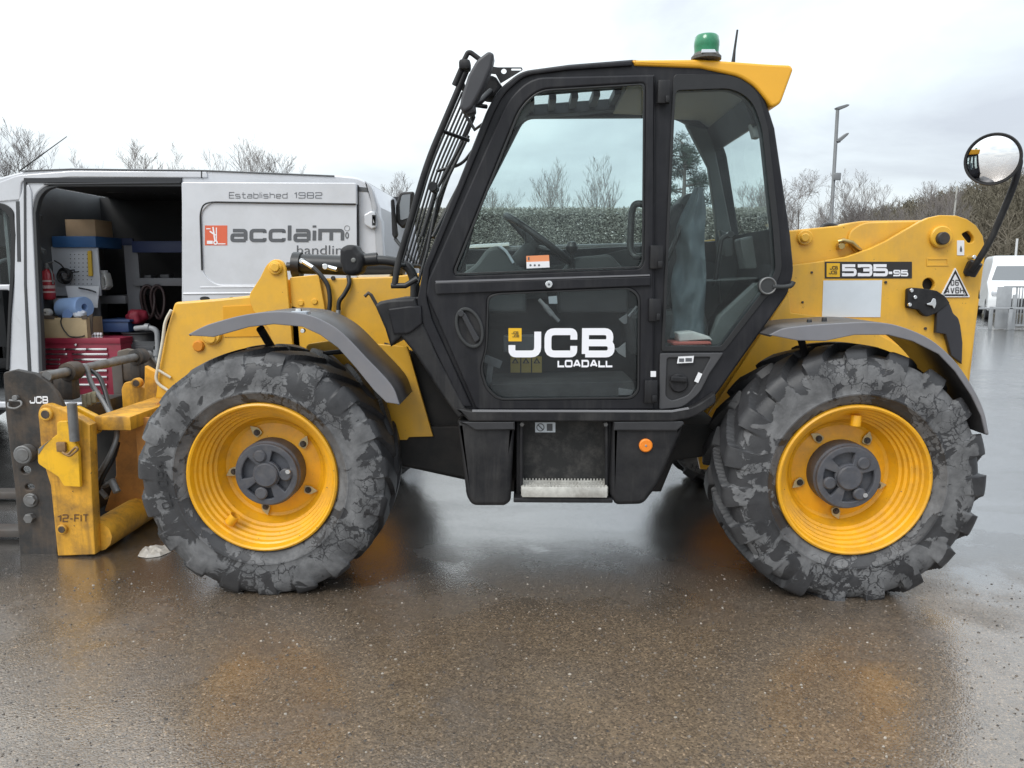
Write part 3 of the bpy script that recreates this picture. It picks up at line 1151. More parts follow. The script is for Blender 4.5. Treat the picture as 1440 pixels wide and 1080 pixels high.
    part('wing_nut', [plate([(1303, 427, 1), (1309, 425), (1312, 419, 2), (1316, 420, 2), (1317, 428, 2), (1314, 435, 2), (1311, 430), (1304, 429, 1)], .845, .012, .003)], CHROME, br)
    part('rubber_flap', plate([(1318, 411), (1331, 418, 4), (1337, 430), (1341, 441, 3), (1348, 447, 3), (1351, 458), (1354, 482), (1353, 512), (1338, 500), (1330, 470), (1316, 468), (1318, 440)], .865, .03, .005), M('flap_rubber', (.030, .030, .036), .5, 0, .15, 8), br)

    # ---------------- boom
    boom = plate([(404, 393), (548, 389), (1120, 323, 2), (1181, 317), (1196, 313, 3), (1212, 310.5, 6), (1340, 309, 10), (1350, 390, 10), (1130, 425), (560, 505), (404, 505)], .98, .32, .008)
    B = part('boom', boom, YELLOW, T)
    part('boom_wear_collar', [plate([(1192, 341, 6), (1195, 325, 10), (1214, 313, 10), (1238, 312), (1290, 311), (1290, 352), (1205, 358)], .962, .02, .007)], YELLOW, B)
    part('boom_pin', [rodY(1133, 334, .955, .98, 10.5, 28, .1), rodY(1133, 334, .935, .957, 6.2, 24, .2)], YELLOW, B)
    part('hose_fitting', [tube([at(1179, 340, .94), at(1186, 338, .93), at(1198, 341, .93), at(1210, 352, .95)], .012), tube([at(1183, 343, .95), at(1192, 339, .95), at(1206, 350, .95)], .011), rodY(1184, 346, .93, .97, 5, 10)], BRASS, B)
    part('hose_hump', [tube(spline([at(1152, 326, 1.05), at(1157, 319, 1.05), at(1165, 316.5, 1.05), at(1174, 318, 1.05), at(1178, 322, 1.05)]), .014), tube([at(1176, 319, 1.1), at(1190, 318, 1.1)], .012)], BLACK_SHINY, B)
    part('boom_head', plate([(245, 425, 5), (300, 421), (357, 415), (420, 430), (430, 560), (236, 562, 6), (218, 560), (224, 512), (232, 470)], .95, .40, .012), YELLOW, B)
    part('head_access_panel', plate([(313, 431), (358, 429), (374, 470), (374, 473), (315, 474)], .944, .008, .002), M('panel_yellow', (.72, .34, .012), .45, 0, .08, 6), B)
    part('head_cap', rodY(278, 487, .93, .95, 8, 8, .2), M('orange_cap', (.62, .22, .01), .45), B)
    part('head_boss', [rodY(296, 471, .925, .95, 14, 28, .15), rodY(296, 476, .915, .93, 7, 10)], YELLOW, B)
    part('tilt_bracket', plate([(356, 437), (350.5, 421, 5), (351, 413, 5), (366, 390, 4), (374, 373, 6), (385, 363.5, 8), (398, 367, 6), (401.5, 378, 4), (403, 392), (412, 489), (384, 486, 3), (378, 462)], .915, .03, .004), YELLOW, B)
    part('tilt_pin', [rodY(386.5, 377, .895, .915, 9.5, 28, .15), rodY(386, 376, .88, .897, 6.3, 8, .15)], YELLOW, B)
    part('boom_cover_plate', plate([(407, 390, 4), (448, 386, 4), (456, 430), (463, 492), (413, 492)], .95, .028, .004), YELLOW, B)
    part('cover_bolt', rodY(422.5, 426, .94, .952, 4, 18), YELLOW, B)
    part('cover_bolt', rodY(442, 424, .94, .952, 4, 18), YELLOW, B)
    part('lock_hook', [tube([at(531, 431, .90), at(522, 415, .90), at(518, 412, .90), at(513, 417, .90)], .010), rodY(468, 391, .965, .98, 3, 12)], DARK_STEEL, B)
    part('boom_lower_head', plate([(160, 596, 4), (178, 594, 4), (230, 560), (236, 720), (200, 712), (146, 720, 4), (163, 668)], .96, .05, .006), RUSTY, B)
    ec = part('engine_cover', plate([(648, 350, 4), (700, 346, 4), (905, 341, 4), (1010, 338, 4), (1012, 440), (648, 440)], 1.52, .55, .02), M('engine_cover_grey', (.060, .062, .064), .45, 0, .15, 5), T)
    part('cover_strip', plate([(648, 345), (716, 341), (716, 346), (648, 350)], 1.50, .05, .004), PALE, ec)
    # displacement ram and hoses on top of the boom
    rm = part('hydraulic_ram', [tube([at(404, 375, 1.1), at(420, 374, 1.1)], .026), tube([at(414, 371, 1.1), at(568, 376, 1.1)], .058), tube([at(413, 373, 1.1), at(424, 373.5, 1.1)], .078)], BLACK_SHINY, B)
    part('ram_fitting', [tube([at(423, 366, 1.0), at(441, 377, .98)], .013), tube([at(455, 374, 1.02), at(474, 379, 1.0)], .014), rodY(457, 375, .99, 1.03, 4, 12), rodY(424, 367, .985, 1.03, 3.6, 12)], CHROME, rm)
    part('hydraulic_hose', tube(spline([at(440, 376, .97), at(452, 388, .955), at(461, 402, .95), at(464, 420, .945), at(463, 438, .945)]), .013), BLACK_SHINY, B)
    part('hydraulic_hose', tube(spline([at(490, 388, .97), at(491, 400, .955), at(484, 414, .95), at(477, 424, .945), at(476, 438, .945)]), .013), BLACK_SHINY, B)
    for x in (462.5, 476):
        part('hose_end', [tube([at(x, 436, .945), at(x + .3, 446, .945)], .016), tube([at(x, 447, .945), at(x + .3, 453, .945)], .021, res=1), tube([at(x, 453, .945), at(x + .3, 460, .945)], .011)], STEEL, B)
    part('boom_top_plate', plate([(500, 387), (548, 386), (548, 390), (505, 391)], 1.0, .2, .002), CREAM, B)
    part('lamp_guard', [tube([at(241, 436, .93), at(232, 452, .93), at(229, 480, .93), at(218, 537, .93), at(236, 549, .93)], .009, .06), tube([at(222, 520, .93), at(240, 531, .94)], .008)], CREAM, B)

    # ---------------- work lamp on its bent bracket
    wl = part('headlamp', [plate([(477, 350, 4), (486, 344, 4), (498, 344, 5), (503, 352), (509, 357, 4), (512, 366, 5), (506, 384, 4), (494, 389, 6), (482, 385, 5), (477, 368)], .30, .14, .025, res=3)], BLACK_MATT, T)
    part('headlamp_lens', lathe([(0, -.005), (.008, -.004), (.012, 0), (.012, .012)], at(497, 366, .297), 'Y', 20), M('clear_lens', (.17, .17, .16), .15, 0, .2, 40), wl)
    part('lamp_bracket_tube', [tube([at(506, 366, .36), at(548, 366, .36), at(575, 374, .36), at(584, 396, .36), at(583, 432, .36)], .024, .12), tube([at(509, 366, .36), at(531, 364, .36)], .032)], BLACK_SHINY, T)

    # ---------------- mudguards
    def guard(edge, lipin, name, Y0, Y1):
        g = part(name, sheet(spline(edge, 5), Y0, Y1, .010), FENDER_IN, T)
        e = spline(edge[edge.index(lipin[1]):], 5)
        part('lip', plate([tuple(p) for p in e] + lipin[0][::-1], Y0 - .012, .012, .004, n=3), FENDER, g)
        return g
    fe = [(265, 470), (282, 461), (300, 454), (345, 442.5), (390, 438), (430, 442), (460, 454), (484, 471), (513, 501), (550, 541), (562, 569)]
    fi = [(268, 472), (300, 474), (350, 460), (385, 456), (425, 459.5), (450, 471), (475, 489), (500, 517), (525, 548), (543, 566)]
    g1 = guard(fe, (fi, fe[0]), 'front_mudguard', -.02, .38)
    re_ = [(1082, 471), (1104, 473), (1123, 476), (1145, 462), (1183, 455), (1225, 453), (1263, 458), (1308, 477), (1343, 508), (1367, 543), (1383, 576), (1391, 611)]
    ri = [(1128, 478), (1161, 479.5), (1202, 471), (1249, 471), (1284, 480), (1320, 498), (1343, 522), (1366, 556), (1380, 585), (1386, 610)]
    g2 = guard([(1082, 471), (1100, 462.5), (1123, 459), (1150, 456.5), (1183, 454.5), (1225, 453), (1263, 458), (1308, 477), (1343, 508), (1367, 543), (1383, 576), (1391, 611)],
               ([(1086, 472), (1122, 479), (1161, 479.5), (1202, 471), (1249, 471), (1284, 480), (1320, 498), (1343, 522), (1366, 556), (1380, 585), (1386, 610)], (1082, 471)), 'rear_mudguard', -.02, .42)
    for (x, y) in ((1154, 455.5), (1176, 452.5)):
        q = at(x, y, .0)
        part('guard_bolt', lathe([(0, .012), (.010, .012), (.012, .006), (.012, -.006)], (q.x, .14, q.z), 'Z', 12), RUBBER, g2)
    part('mudguard_strut', tube([at(366, 462, .15), at(384, 492, .25)], .020), BLACK_MATT, g1)
    part('mudguard_strut', tube([at(455, 497, .3), at(515, 491, .3)], .012), BLACK_MATT, g1)
    part('mudguard_strut', tube([at(1126, 476, .12), at(1133, 500, .2)], .017), BLACK_MATT, g2)
    part('number_plate_light', pbox(409, 438, 431, 452, -.01, .06), M('grey_block', (.35, .38, .42), .4), g1)
    part('guard_bolt', [rodY(425, 465.5, -.045, -.02, 3, 10), lathe([(0, .01), (.014, .01), (.016, 0), (.016, -.012)], at(420, 437, .03), 'Z', 12)], CHROME, g1)

    # ---------------- cab
    YC, YF = .12, .95
    cab_out = [(586, 425, 10), (596, 376), (642, 262), (683, 158), (699, 126, 16), (733, 99, 14), (800, 90), (889, 83), (985, 90), (1044, 103, 14), (1074, 130, 16), (1090, 180), (1112, 330), (1117, 383, 12),
               (1108, 414, 8), (1003, 562, 16), (972, 583, 12), (945, 590), (664, 590, 8), (645, 572, 4), (592, 452, 6)]
    rear_hole = [(950, 127, 8), (1030, 124, 20), (1058, 141, 16), (1072, 180, 12), (1087, 322), (1091, 380, 14), (1083, 396, 8), (1014, 487, 5), (935, 487, 4)]
    door_hole = [(912, 111), (752, 116, 20), (722, 142, 24), (613, 395), (609, 414), (676, 568), (912, 568)]
    cab = part('cab', plate(cab_out, YC, .07, .012, [door_hole, rear_hole], res=2), CAB_BLACK, T)
    lower = [(1112, 405, 8), (1003, 562, 16), (972, 583, 12), (945, 588), (664, 588, 8)]
    # far side: same shell, one long window
    nearW = [(lambda v: (v.x, v.z))(at(p[0], p[1], YC)) for p in fillet(cab_out)]
    far_hole = [(lambda v: (v.x, v.z))(at(p[0], p[1], YF)) for p in fillet([(738, 165, 14), (950, 164, 14), (975, 178, 22), (1001, 238), (1018, 312), (1022, 334, 4), (1018, 338), (905, 345), (760, 352), (650, 350), (646, 346)])]
    part('far_side', plate_w(nearW, YF, .06, .01, [far_hole]), CAB_BLACK, cab)
    part('far_glass', plate_w(far_hole, YF + .03, .005, 0), GLASS, cab)

    def cross(p0, p1, t, Y0=YC + .07, Y1=YF, b=.006):
        """panel across the cab between two outline points, thickness t inwards"""
        a, b_ = at(*p0, YC), at(*p1, YC)
        a, b_ = Vector((a.x, a.z)), Vector((b_.x, b_.z))
        dn = (b_ - a).normalized()
        nn = Vector((dn.y, -dn.x)) * t
        return plate_w([tuple(a), tuple(b_), tuple(b_ + nn), tuple(a + nn)], Y0, Y1 - Y0, b)
    part('rear_wall', [cross((1106, 405), (1006, 555), .03), cross((1112, 372), (1106, 408), .03), cross((1105, 318), (1113, 376), .03)], CAB_BLACK, cab)
    part('rear_header', cross((1066, 128), (1082, 166), .05), CAB_BLACK, cab)
    part('rear_glass', cross((1080, 162), (1107, 322), .005, b=0), GLASS, cab)
    part('cab_floor', [cross((960, 583), (664, 585), .05, b=.004), cross((1003, 560), (960, 585), .03)], INTERIOR, cab)
    part('windscreen', cross((592, 412), (690, 148), .005, b=0), GLASS, cab)
    part('windscreen_header', [cross((683, 163), (702, 124), .05), cross((699, 128), (738, 97), .05)], CAB_BLACK, cab)
    part('front_bulkhead', [cross((660, 580), (590, 440), .04), cross((591, 446), (594, 400), .04)], INTERIOR, cab)
    # roof: glazed front with bars, yellow rear cowl
    ra, rb = at(738, 97, YC), at(892, 83, YC)
    part('roof_rail', cross((738, 97), (892, 85), .02, YC + .07, .58), CAB_BLACK, cab)
    part('roof_rail', cross((738, 97), (892, 85), .06, .86, YF), CAB_BLACK, cab)
    part('roof_glass', cross((738, 99), (892, 87), .006, .58, .86, 0), GLASS, cab)
    for xc in (747, 782, 817, 852, 886):
        x0, x1 = xc - 5.5, xc + 5.5
        t0, t1 = (x0 - 738) / 154, (x1 - 738) / 154
        part('roof_bar', cross((x0, 100.2 - 13.2 * t0), (x1, 100.2 - 13.2 * t1), .035, .58, .86, .004), CAB_BLACK, cab)
    part('roof_cowl', plate([(889, 84, 2), (985, 83, 8), (1085, 90, 12), (1112, 91, 5), (1116, 97, 3), (1098, 146, 8), (1086, 151, 5), (1076, 138), (1062, 121, 10), (1040, 107, 10), (985, 95), (893, 91.5)], .105, .87, .012, res=3), M('roof_yellow', (.82, .41, .02), .36, 0, .06, 3, coat=.25), cab)
    part('headliner', [plate([(935, 108), (1020, 112), (1062, 136), (1070, 160, 5), (1060, 150), (1030, 128), (935, 122)], .22, .70, .008), cross((892, 90), (960, 93), .05)], HEADLINER, cab)
    part('pillar_trim', [plate([(1043, 132, 3), (1060, 140, 6), (1072, 190), (1069, 194, 3), (1061, 193), (1052, 158)], .22, .06, .008)], HEADLINER, cab)
    part('rear_pillar_trim', plate_w([(lambda v: (v.x, v.z))(at(p[0], p[1], .90)) for p in ((965, 175, 8), (1000, 182, 8), (1010, 230), (1028, 320), (1048, 430), (1015, 430), (1005, 300), (996, 235))], .90, .045, .008), INTERIOR_MID, cab)
    part('ceiling_speaker', [lathe([(0, .0), (.10, 0), (.11, .01), (.11, .02)], at(1010, 130, .5) + Vector((0, 0, -.03)), 'Z', 28)], INTERIOR, cab)
    part('fuse_cover', [plate([(1012, 322, 3), (1030, 332, 3), (1032, 360), (1020, 362, 3)], .8, .06, .006)], INTERIOR_MID, cab)

    # door
    door_out = [(922, 104, 2), (748, 108, 20), (714, 138, 26), (602, 393, 4), (599, 414, 5), (670, 577, 5), (920, 577, 3)]
    up_hole = [(907, 117, 6), (758, 126, 16), (731, 150, 20), (638, 380, 4), (640, 387, 4), (900, 377, 12), (905, 368, 6)]
    lo_hole = [(686, 418, 16), (700, 413, 8), (886, 405, 10), (899, 416, 14), (898, 550, 10), (888, 560, 10), (700, 562, 12), (684, 545, 6), (676, 520, 10), (684, 490, 10)]
    dr = part('door', plate(door_out, .095, .045, .010, [up_hole, lo_hole], res=2), CAB_BLACK, T)
    part('door_glass', plate([(911, 113), (755, 122, 16), (727, 148, 20), (633, 386), (634, 391), (904, 381)], .125, .005, 0), GLASS, dr)
    part('lower_door_glass', plate([(678, 408), (904, 400), (904, 567), (690, 567), (672, 540)], .118, .005, 0), GLASS_DARK, dr)
    part('window_seal', plate(up_hole, .091, .006, .002, [[(904.5, 119.5, 6), (759, 128.5, 16), (734, 151, 20), (642, 379, 3), (643, 384, 4), (899, 374.5, 11), (902.5, 367, 6)]]), BLACK_SHINY, dr)
    part('window_seal', plate([(p[0] + (1 if p[0] > 790 else -1), p[1] + (1 if p[1] > 480 else -1)) + tuple(p[2:]) for p in lo_hole], .089, .007, .002, [[(p[0] + (-1.6 if p[0] > 790 else 1.6), p[1] + (-1.6 if p[1] > 480 else 1.6)) + tuple(p[2:]) for p in lo_hole]]), BLACK_SHINY, dr)
    part('waist_rail', plate([(611, 398, 2), (915, 389, 1), (915, 402, 1), (613, 414, 2)], .082, .02, .004), CAB_BLACK, dr)
    part('waist_trim', plate([(612, 395), (914, 385.8), (914, 388), (613, 398)], .083, .012, .001), M('waist_line_grey', (.16, .16, .17), .4), dr)  # paler grey line along the top of the waist rail
    lk = part('lock_barrel', rodY(772, 400, .068, .084, 5.2, 18), CHROME, dr)
    part('key_slot', rodY(772, 400, .066, .069, 1.8, 10), DECAL_GREY, lk)
    oval = rot2(ell(660, 461, 19, 30, 36), 660, 461, -20)
    hd = part('door_handle', plate(oval, .078, .02, .005, [rot2(ell(660, 461, 14.5, 25, 36), 660, 461, -20)], res=2), INTERIOR, dr)
    part('handle_dish', plate(rot2(ell(660, 461, 14.5, 25, 30), 660, 461, -20), .0895, .005, 0), BLACK_MATT, hd)
    part('handle_lever', [plate(rot2([(656, 438, 3), (663, 438, 3), (667, 482, 3), (658, 484, 3)], 660, 461, -24), .070, .015, .005, res=2), rodY(648, 441, .066, .085, 4.5, 16)], M('handle_black', (.030, .030, .033), .35), hd)
    for (x0, y0, x1, y1) in ((925, 112, 943, 145), (914, 345, 933, 378), (912, 420, 930, 452), (906, 535, 925, 567)):
        part('hinge', [pbox(x0, y0, x1, y1, .075, .10, .004), pbox(x0 + 11, y1 - 11, x1 - 1, y1 - 1, .066, .085, .004)], BLACK_MATT, dr)
    part('window_label', plate([(740, 360), (772, 358.5), (773, 376), (740.5, 377.5)], .1205, .003, 0), LABEL_ORANGE, dr)
    part('window_label_lower', plate([(740.3, 368.5), (772.5, 367.2), (773, 376), (740.5, 377.5)], .1185, .0015, 0), WHITE, dr)
    part('label_print', [decal(stroke_text('I', .3, .1), 742.5, 361.5, 744.5, 366, .1195), *[plate(ell(x, 373, 1.5), .1178, .0006, 0) for x in (746, 752, 758)]], DECAL_GREY, dr)
    lg = part('maker_lettering', decal(stroke_text('JCB', .31, .15, 1.16), 715, 461.5, 864, 502.5, .1165), LETTER, dr)
    part('range_lettering', decal(stroke_text('LOADALL', .34, .10, 1.35), 784, 506, 861, 516.5, .1165), LETTER, dr)
    part('emblem_square', plate(rect(715, 461.5, 733.5, 480, .5), .1165, .0015, 0), DECAL_YELLOW, dr)
    part('emblem_print', [decal(stroke_text('JCB', .22, .1, 1.1), 719.5, 466, 729, 469.7, .1155), decal(stroke_text('JCB', .22, .1, 1.1), 720.5, 470.5, 730, 474.2, .1155)], DECAL_BLACK, dr)
    part('grab_handle', tube([at(906, 287, .17), at(892, 286, .20), at(888, 300, .21), at(886, 350, .21), at(892, 362, .2), at(906, 360, .17)], .016, .05), BLACK_SHINY, dr)
    part('grab_handle', tube([at(660, 300, .2), at(664, 312, .22), at(655, 352, .22), at(644, 380, .2)], .015, .06), BLACK_SHINY, dr)
    part('door_number', plate(rect(915, 522, 922.5, 530), .092, .003, 0), WHITE, dr)

    # rear quarter glass, filler panel, knob
    qg = part('quarter_glass', plate([(947, 122, 8), (1034, 119, 20), (1062, 138, 16), (1076, 180), (1091, 322), (1095, 380, 14), (1086, 400, 8), (1016, 491, 5), (931, 491, 4)], .126, .005, 0), GLASS, cab)
    part('quarter_glass_border', plate([(947, 104, 8), (1034, 105, 20), (1066, 128, 16), (1080, 180), (1096, 322), (1100, 380, 14), (1090, 402, 8), (1018, 494, 5), (930, 494, 4)], .113, .006, .002, [rear_hole]), BLACK_SHINY, cab)
    part('window_catch', [rodY(1080, 402, .085, .115, 12.5, 32, .2), tube([at(1086, 403, .09), at(1100, 404, .09), at(1113, 402, .09), at(1116, 396, .09)], .011, .03)], INTERIOR, cab)
    part('catch_ring', lathe([(.032, 0), (.036, -.004), (.040, 0), (.040, .004), (.032, .004)], at(1080, 402, .084), 'Y', 32), GREY_METAL, cab)
    fp = part('filler_panel', plate([(928, 497, 3), (1018, 496, 3), (998, 525), (984, 553, 10), (960, 573, 8), (927, 576, 3)], .105, .014, .004, [[(938, 503, 4), (1000, 502, 4), (984, 532), (968, 556, 8), (945, 564, 4), (936, 558, 5)]]), M('filler_grey', (.060, .060, .064), .5, 0, .12, 8), cab)
    part('filler_recess', plate([(934, 500), (1004, 499), (970, 560), (934, 568)], .1145, .004, 0), M('filler_dark', (.022, .022, .024), .6, 0, .2, 9), fp)
    part('filler_cap', [rodY(955, 539, .100, .12, 13.5, 28, .25), plate(rot2(rect(943, 529, 967, 538, 3), 955, 536, 4), .085, .03, .008)], BLACK_MATT, fp)
    part('filler_label', plate([(954, 501.5), (976, 500.5), (974.5, 510), (952, 511)], .100, .003, 0), WHITE, fp)
    part('filler_label_print', [plate(rect(955, 504, 962, 509), .0988, .0008, 0), plate(rect(964, 503.5, 973, 508.5), .0988, .0008, 0)], DECAL_GREY, fp)
    part('filler_label', plate(rot2(rect(979, 524, 985, 538), 982, 531, 25), .100, .003, 0), WHITE, fp)
    # base sill and front cowl
    part('cab_sill', plate([(640, 573, 3), (664, 578), (945, 578), (975, 573, 14), (1006, 552), (1008, 566, 6), (976, 588, 14), (945, 593), (660, 593, 4)], .080, .05, .008), BLACK_MATT, cab)
    part('sill_highlight', plate([(664, 576.5), (945, 577.2), (968, 573), (970, 575.5), (945, 580), (664, 579.5)], .078, .012, .001), M('sill_highlight_grey', (.20, .20, .21), .4), cab)  # pale strip painted as the highlight along the sill ledge
    part('front_cowl', plate([(527, 430, 3), (533, 424, 3), (548, 421), (584, 419, 3), (593, 450), (614, 498), (659, 583, 3), (645, 589, 3), (621, 556), (585, 500), (564, 474), (549, 488), (541, 462)], .10, .5, .014, res=2), BLACK_MATT, cab)
    part('cowl_top', plate([(545, 434, 3), (575, 430, 3), (592, 430), (594, 455), (575, 470, 6), (553, 470)], .088, .03, .008), CAB_BLACK, cab)
    part('pillar_band', plate([(586, 424, 6), (596, 374), (643, 260), (684, 157), (699, 127, 16), (733, 100, 14), (800, 91.5), (889, 85), (889, 92), (800, 98), (738, 106, 14), (708, 132, 16), (694, 160), (604, 378), (600, 420, 6), (608, 450), (664, 572), (650, 572), (592, 452, 6)], .104, .02, .007), CAB_BLACK, cab)

    # front guard of bars
    def gp(px, py, Y):
        v = at(px, py, YC)
        return Vector((v.x, Y, v.z))
    lowx, lowy, hix, hiy = 557, 372, 648, 112
    gd_ = part('guard_frame', [tube([gp(553, 400, .16), gp(lowx, lowy, .16), gp(600, 225, .16), gp(hix, hiy, .16), gp(656, 92, .16)], .015, .1),
                               tube([gp(lowx, lowy, .93), gp(600, 225, .93), gp(hix, hiy, .93)], .015, .1),
                               tube([gp(hix, hiy, .16), gp(hix, hiy, .93)], .012), tube([gp(lowx, lowy, .16), gp(lowx, lowy, .93)], .012)], BLACK_MATT, T)
    for k in range(6):
        Y = .28 + .115 * k
        part('guard_bar', tube([gp(lowx, lowy, Y), gp(600, 225, Y), gp(hix - 2, hiy + 6, Y)], .0055, .1), BLACK_SHINY, gd_)
    part('guard_stay', [tube([gp(620, 180, .2), gp(655, 188, .3)], .009), tube([gp(600, 225, .5), gp(640, 215, .5), gp(672, 180, .4)], .008, .05), tube([gp(650, 150, .3), gp(664, 172, .3), gp(690, 160, .2)], .008),
                        tube([gp(548, 402, .16), gp(568, 402, .16), gp(585, 392, .16)], .013), rodY(608, 262, .2, .3, 7, 12), tube([gp(586, 330, .3), gp(607, 262, .3), gp(646, 190, .3)], .008)], BLACK_SHINY, gd_)
    part('wiper_arm', [tube([gp(578, 400, .35), gp(590, 350, .4), gp(604, 270, .45), gp(650, 170, .5)], .008), tube([gp(598, 330, .4), gp(640, 235, .55)], .010)], BLACK_SHINY, T)
    # bracket and lamp at the front of the roof
    part('lamp_bracket', [plate([(676, 95, 1), (694, 93.5, 3), (700, 94.5, 2), (734, 94.5, 2), (735, 98), (722, 106), (704, 117), (697, 104), (677, 102)], .16, .008, .001, [ell(708.5, 100, 3.8), rect(719, 96, 733, 99, 1)])], BLACK_MATT, T)
    part('work_lamp', [plate([(679, 115, 3), (690, 104, 4), (698, 108), (706, 120), (696, 136, 5), (685, 137, 4), (671, 132, 4)], .18, .12, .015)], BLACK_MATT, T)
    # rear-view mirror over the screen
    mr = part('interior_style_mirror', [plate([(646, 150, 4), (648, 138), (658, 106), (670, 84, 6), (687, 71, 5), (695, 75, 4), (691, 94), (678, 124), (663, 152, 5), (652, 158, 4)], -.02, .10, .012, res=3),
                                        plate([(652, 150, 2), (660, 140), (668, 146), (669, 157, 3), (656, 162, 4)], .0, .07, .012)], M('mirror_shell', (.045, .045, .050), .45, 0, .1, 9), T)
    part('mirror_clamp', [tube([at(639, 120, .05), at(650, 95, .05)], .013), pbox(645, 82, 661, 97, .02, .09, .012), tube([at(651, 88, .05), at(658, 74, .05), at(662, 74, .05), at(674, 83, .05)], .011, .03)], BLACK_MATT, mr)
    part('mirror_arm', [tube([at(664, 148, .04), at(676, 142, .1), at(690, 128, .16)], .014), tube([at(670, 148, .1), at(684, 150, .14)], .010)], BLACK_SHINY, mr)
    # far side mirrors
    fm = part('far_mirror', [plate([(556, 290, 4), (562, 270, 5), (582, 269, 3), (578, 310), (566, 322, 4), (556, 312, 4)], 1.25, .05, .012)], BLACK_MATT, T)
    part('far_mirror_plate', plate([(549, 281, 2), (553, 279, 2), (555, 303), (559, 330, 3), (555, 337, 3), (551, 330)], 1.2, .05, .01), BLACK_MATT, fm)
    part('mirror_face', plate([(562, 288, 3), (565, 274, 3), (577, 273), (575, 306), (563, 310, 3)], 1.246, .003, 0), M('mirror_grey', (.22, .24, .26), .3), fm)
    part('far_mirror_arm', tube([at(556, 336, 1.22), at(575, 360, 1.1), at(596, 380, .96)], .011), BLACK_SHINY, fm)

    # beacon and aerial on the roof
    p = at(993, 83, .14)
    be = part('beacon', lathe([(0, .0), (.066, .0), (.066, .012), (.058, .020), (.052, .030)], p + Vector((0, 0, -.004)), 'Z', 32), M('beacon_base', (.10, .095, .085), .6, 0, .3, 40), T)
    part('beacon_lens', lathe([(.053, .014), (.055, .050), (.056, .053), (.056, .068), (.052, .092), (.046, .099), (0, .102)], p, 'Z', 36), GREEN_LENS, be)
    part('beacon_seal', [plate_w([(p.x - .035, p.z + .010), (p.x + .030, p.z + .010), (p.x + .022, p.z + .024), (p.x - .034, p.z + .024)], p.y - .066, .012, .002)], PALE, be)
    part('aerial', tube([at(1031, 88, .4), at(1033, 70, .4), at(1037, 42, .4)], .006, radii=[1.6, 1.0, .8]), BLACK_SHINY, T)

    # ---------------- tanks, step, lamp
    ta = part('battery_box', plate([(643, 592, 3), (724, 592, 2), (721, 640), (718, 706, 4), (710, 712, 3), (664, 712, 10), (656, 700, 6)], .10, .5, .022, res=3), BLACK_MATT, T)
    part('box_ledge', plate([(646, 593), (724, 593, 1), (724, 605, 1), (668, 605, 3), (656, 597, 2)], .086, .03, .006), M('ledge_black', (.032, .032, .035), .5, 0, .2, 9), ta)
    tb = part('fuel_tank', plate([(862, 592, 2), (962, 592, 3), (958, 612), (925, 684, 6), (905, 710, 8), (866, 711, 5), (858, 696, 3)], .10, .5, .022, res=3), BLACK_MATT, T)
    part('box_ledge', plate([(863, 593, 1), (960, 592, 1), (963, 596, 2), (952, 606, 3), (863, 606, 1)], .086, .03, .006), M('ledge_black_b', (.032, .032, .035), .5, 0, .2, 9), tb)
    rf = part('side_marker', rodY(908.5, 627, .083, .10, 9.5, 32, .3), ORANGE, tb)
    part('marker_screw', rodY(908.5, 627, .080, .084, 1.6, 10), STEEL, rf)
    sp = part('step_panel', plate([(734, 592), (853, 592), (853, 680), (734, 680)], .22, .03, .004), M('step_panel_black', (.018, .018, .018), .65, 0, .3, 7, dirt=((.13, .12, .11), .5, 16), bump=.1, bs=60), T)
    part('step_riser', [tube([at(733, 594, .13), at(733, 690, .13)], .009), tube([at(853, 594, .13), at(853, 690, .13)], .009), pbox(726, 590, 732, 706, .16, .3), pbox(854, 590, 861, 706, .16, .3), pbox(722, 701, 862, 707, .10, .45, .006)], BLACK_MATT, sp)
    for x in (734, 852):
        part('riser_bolt', rodY(x, 597, .115, .13, 3.4, 6), GREY_METAL, sp)
    a, b = at(734, 690, .09), at(854, 690, .09)
    z0 = b.z
    tread = [box((a.x, .09, z0 - .035), (b.x, .10, z0 + .015), .003), box((a.x, .20, z0 - .02), (b.x, .208, z0 + .018), .002)]
    for k in range(3):
        tread.append(box((a.x, .125 + .026 * k, z0 - .02), (b.x, .133 + .026 * k, z0 + .012), .002))
    for k in range(4):
        x = a.x + (b.x - a.x) * k / 3
        tread.append(box((x - .004, .10, z0 - .03), (x + .004, .205, z0 + .014), .001))
    st = part('step_tread', tread, TREAD, T)
    teeth = []
    for k in range(26):
        x = a.x + .006 + (b.x - a.x - .012) * k / 25
        for (yy, zz) in ((.20, z0 + .018), (.151, z0 + .012), (.095, z0 + .015)):
            teeth.append(mesh_of([(x - .005, yy, zz - .001), (x + .005, yy, zz - .001), (x + .003, yy, zz + .010), (x - .003, yy, zz + .010), (x - .005, yy + .006, zz - .001), (x + .005, yy + .006, zz - .001), (x + .003, yy + .006, zz + .010), (x - .003, yy + .006, zz + .010)],
                                 [(0, 1, 2, 3), (5, 4, 7, 6), (3, 2, 6, 7), (1, 5, 6, 2), (4, 0, 3, 7)]))
    part('step_teeth', teeth, TREAD, st, kind='stuff')
    lb = part('no_step_label', plate(rect(752.5, 594, 781, 608, 1), .217, .003, 0), PALE, sp)
    part('no_step_sign', [plate(ell(760, 601, 5.6, n=24), .2155, .001, 0, [ell(760, 601, 4.5, n=24)]), plate(rot2(rect(755.5, 600.3, 764.5, 601.7), 760, 601, 45), .2152, .001, 0), plate(rect(769, 596, 777, 606), .2155, .001, 0)], DECAL_GREY, lb)

    # ---------------- inside the cab
    ctr = at(758, 337, .50)
    sd = Vector((.81, 0, -.58)).normalized()
    sy = Vector((0, 1, 0))
    sn = Vector((.58, 0, .81)).normalized()
    rimp = [ctr + sd * (.205 * cos(2 * pi * k / 40)) + sy * (.205 * sin(2 * pi * k / 40)) for k in range(40)]
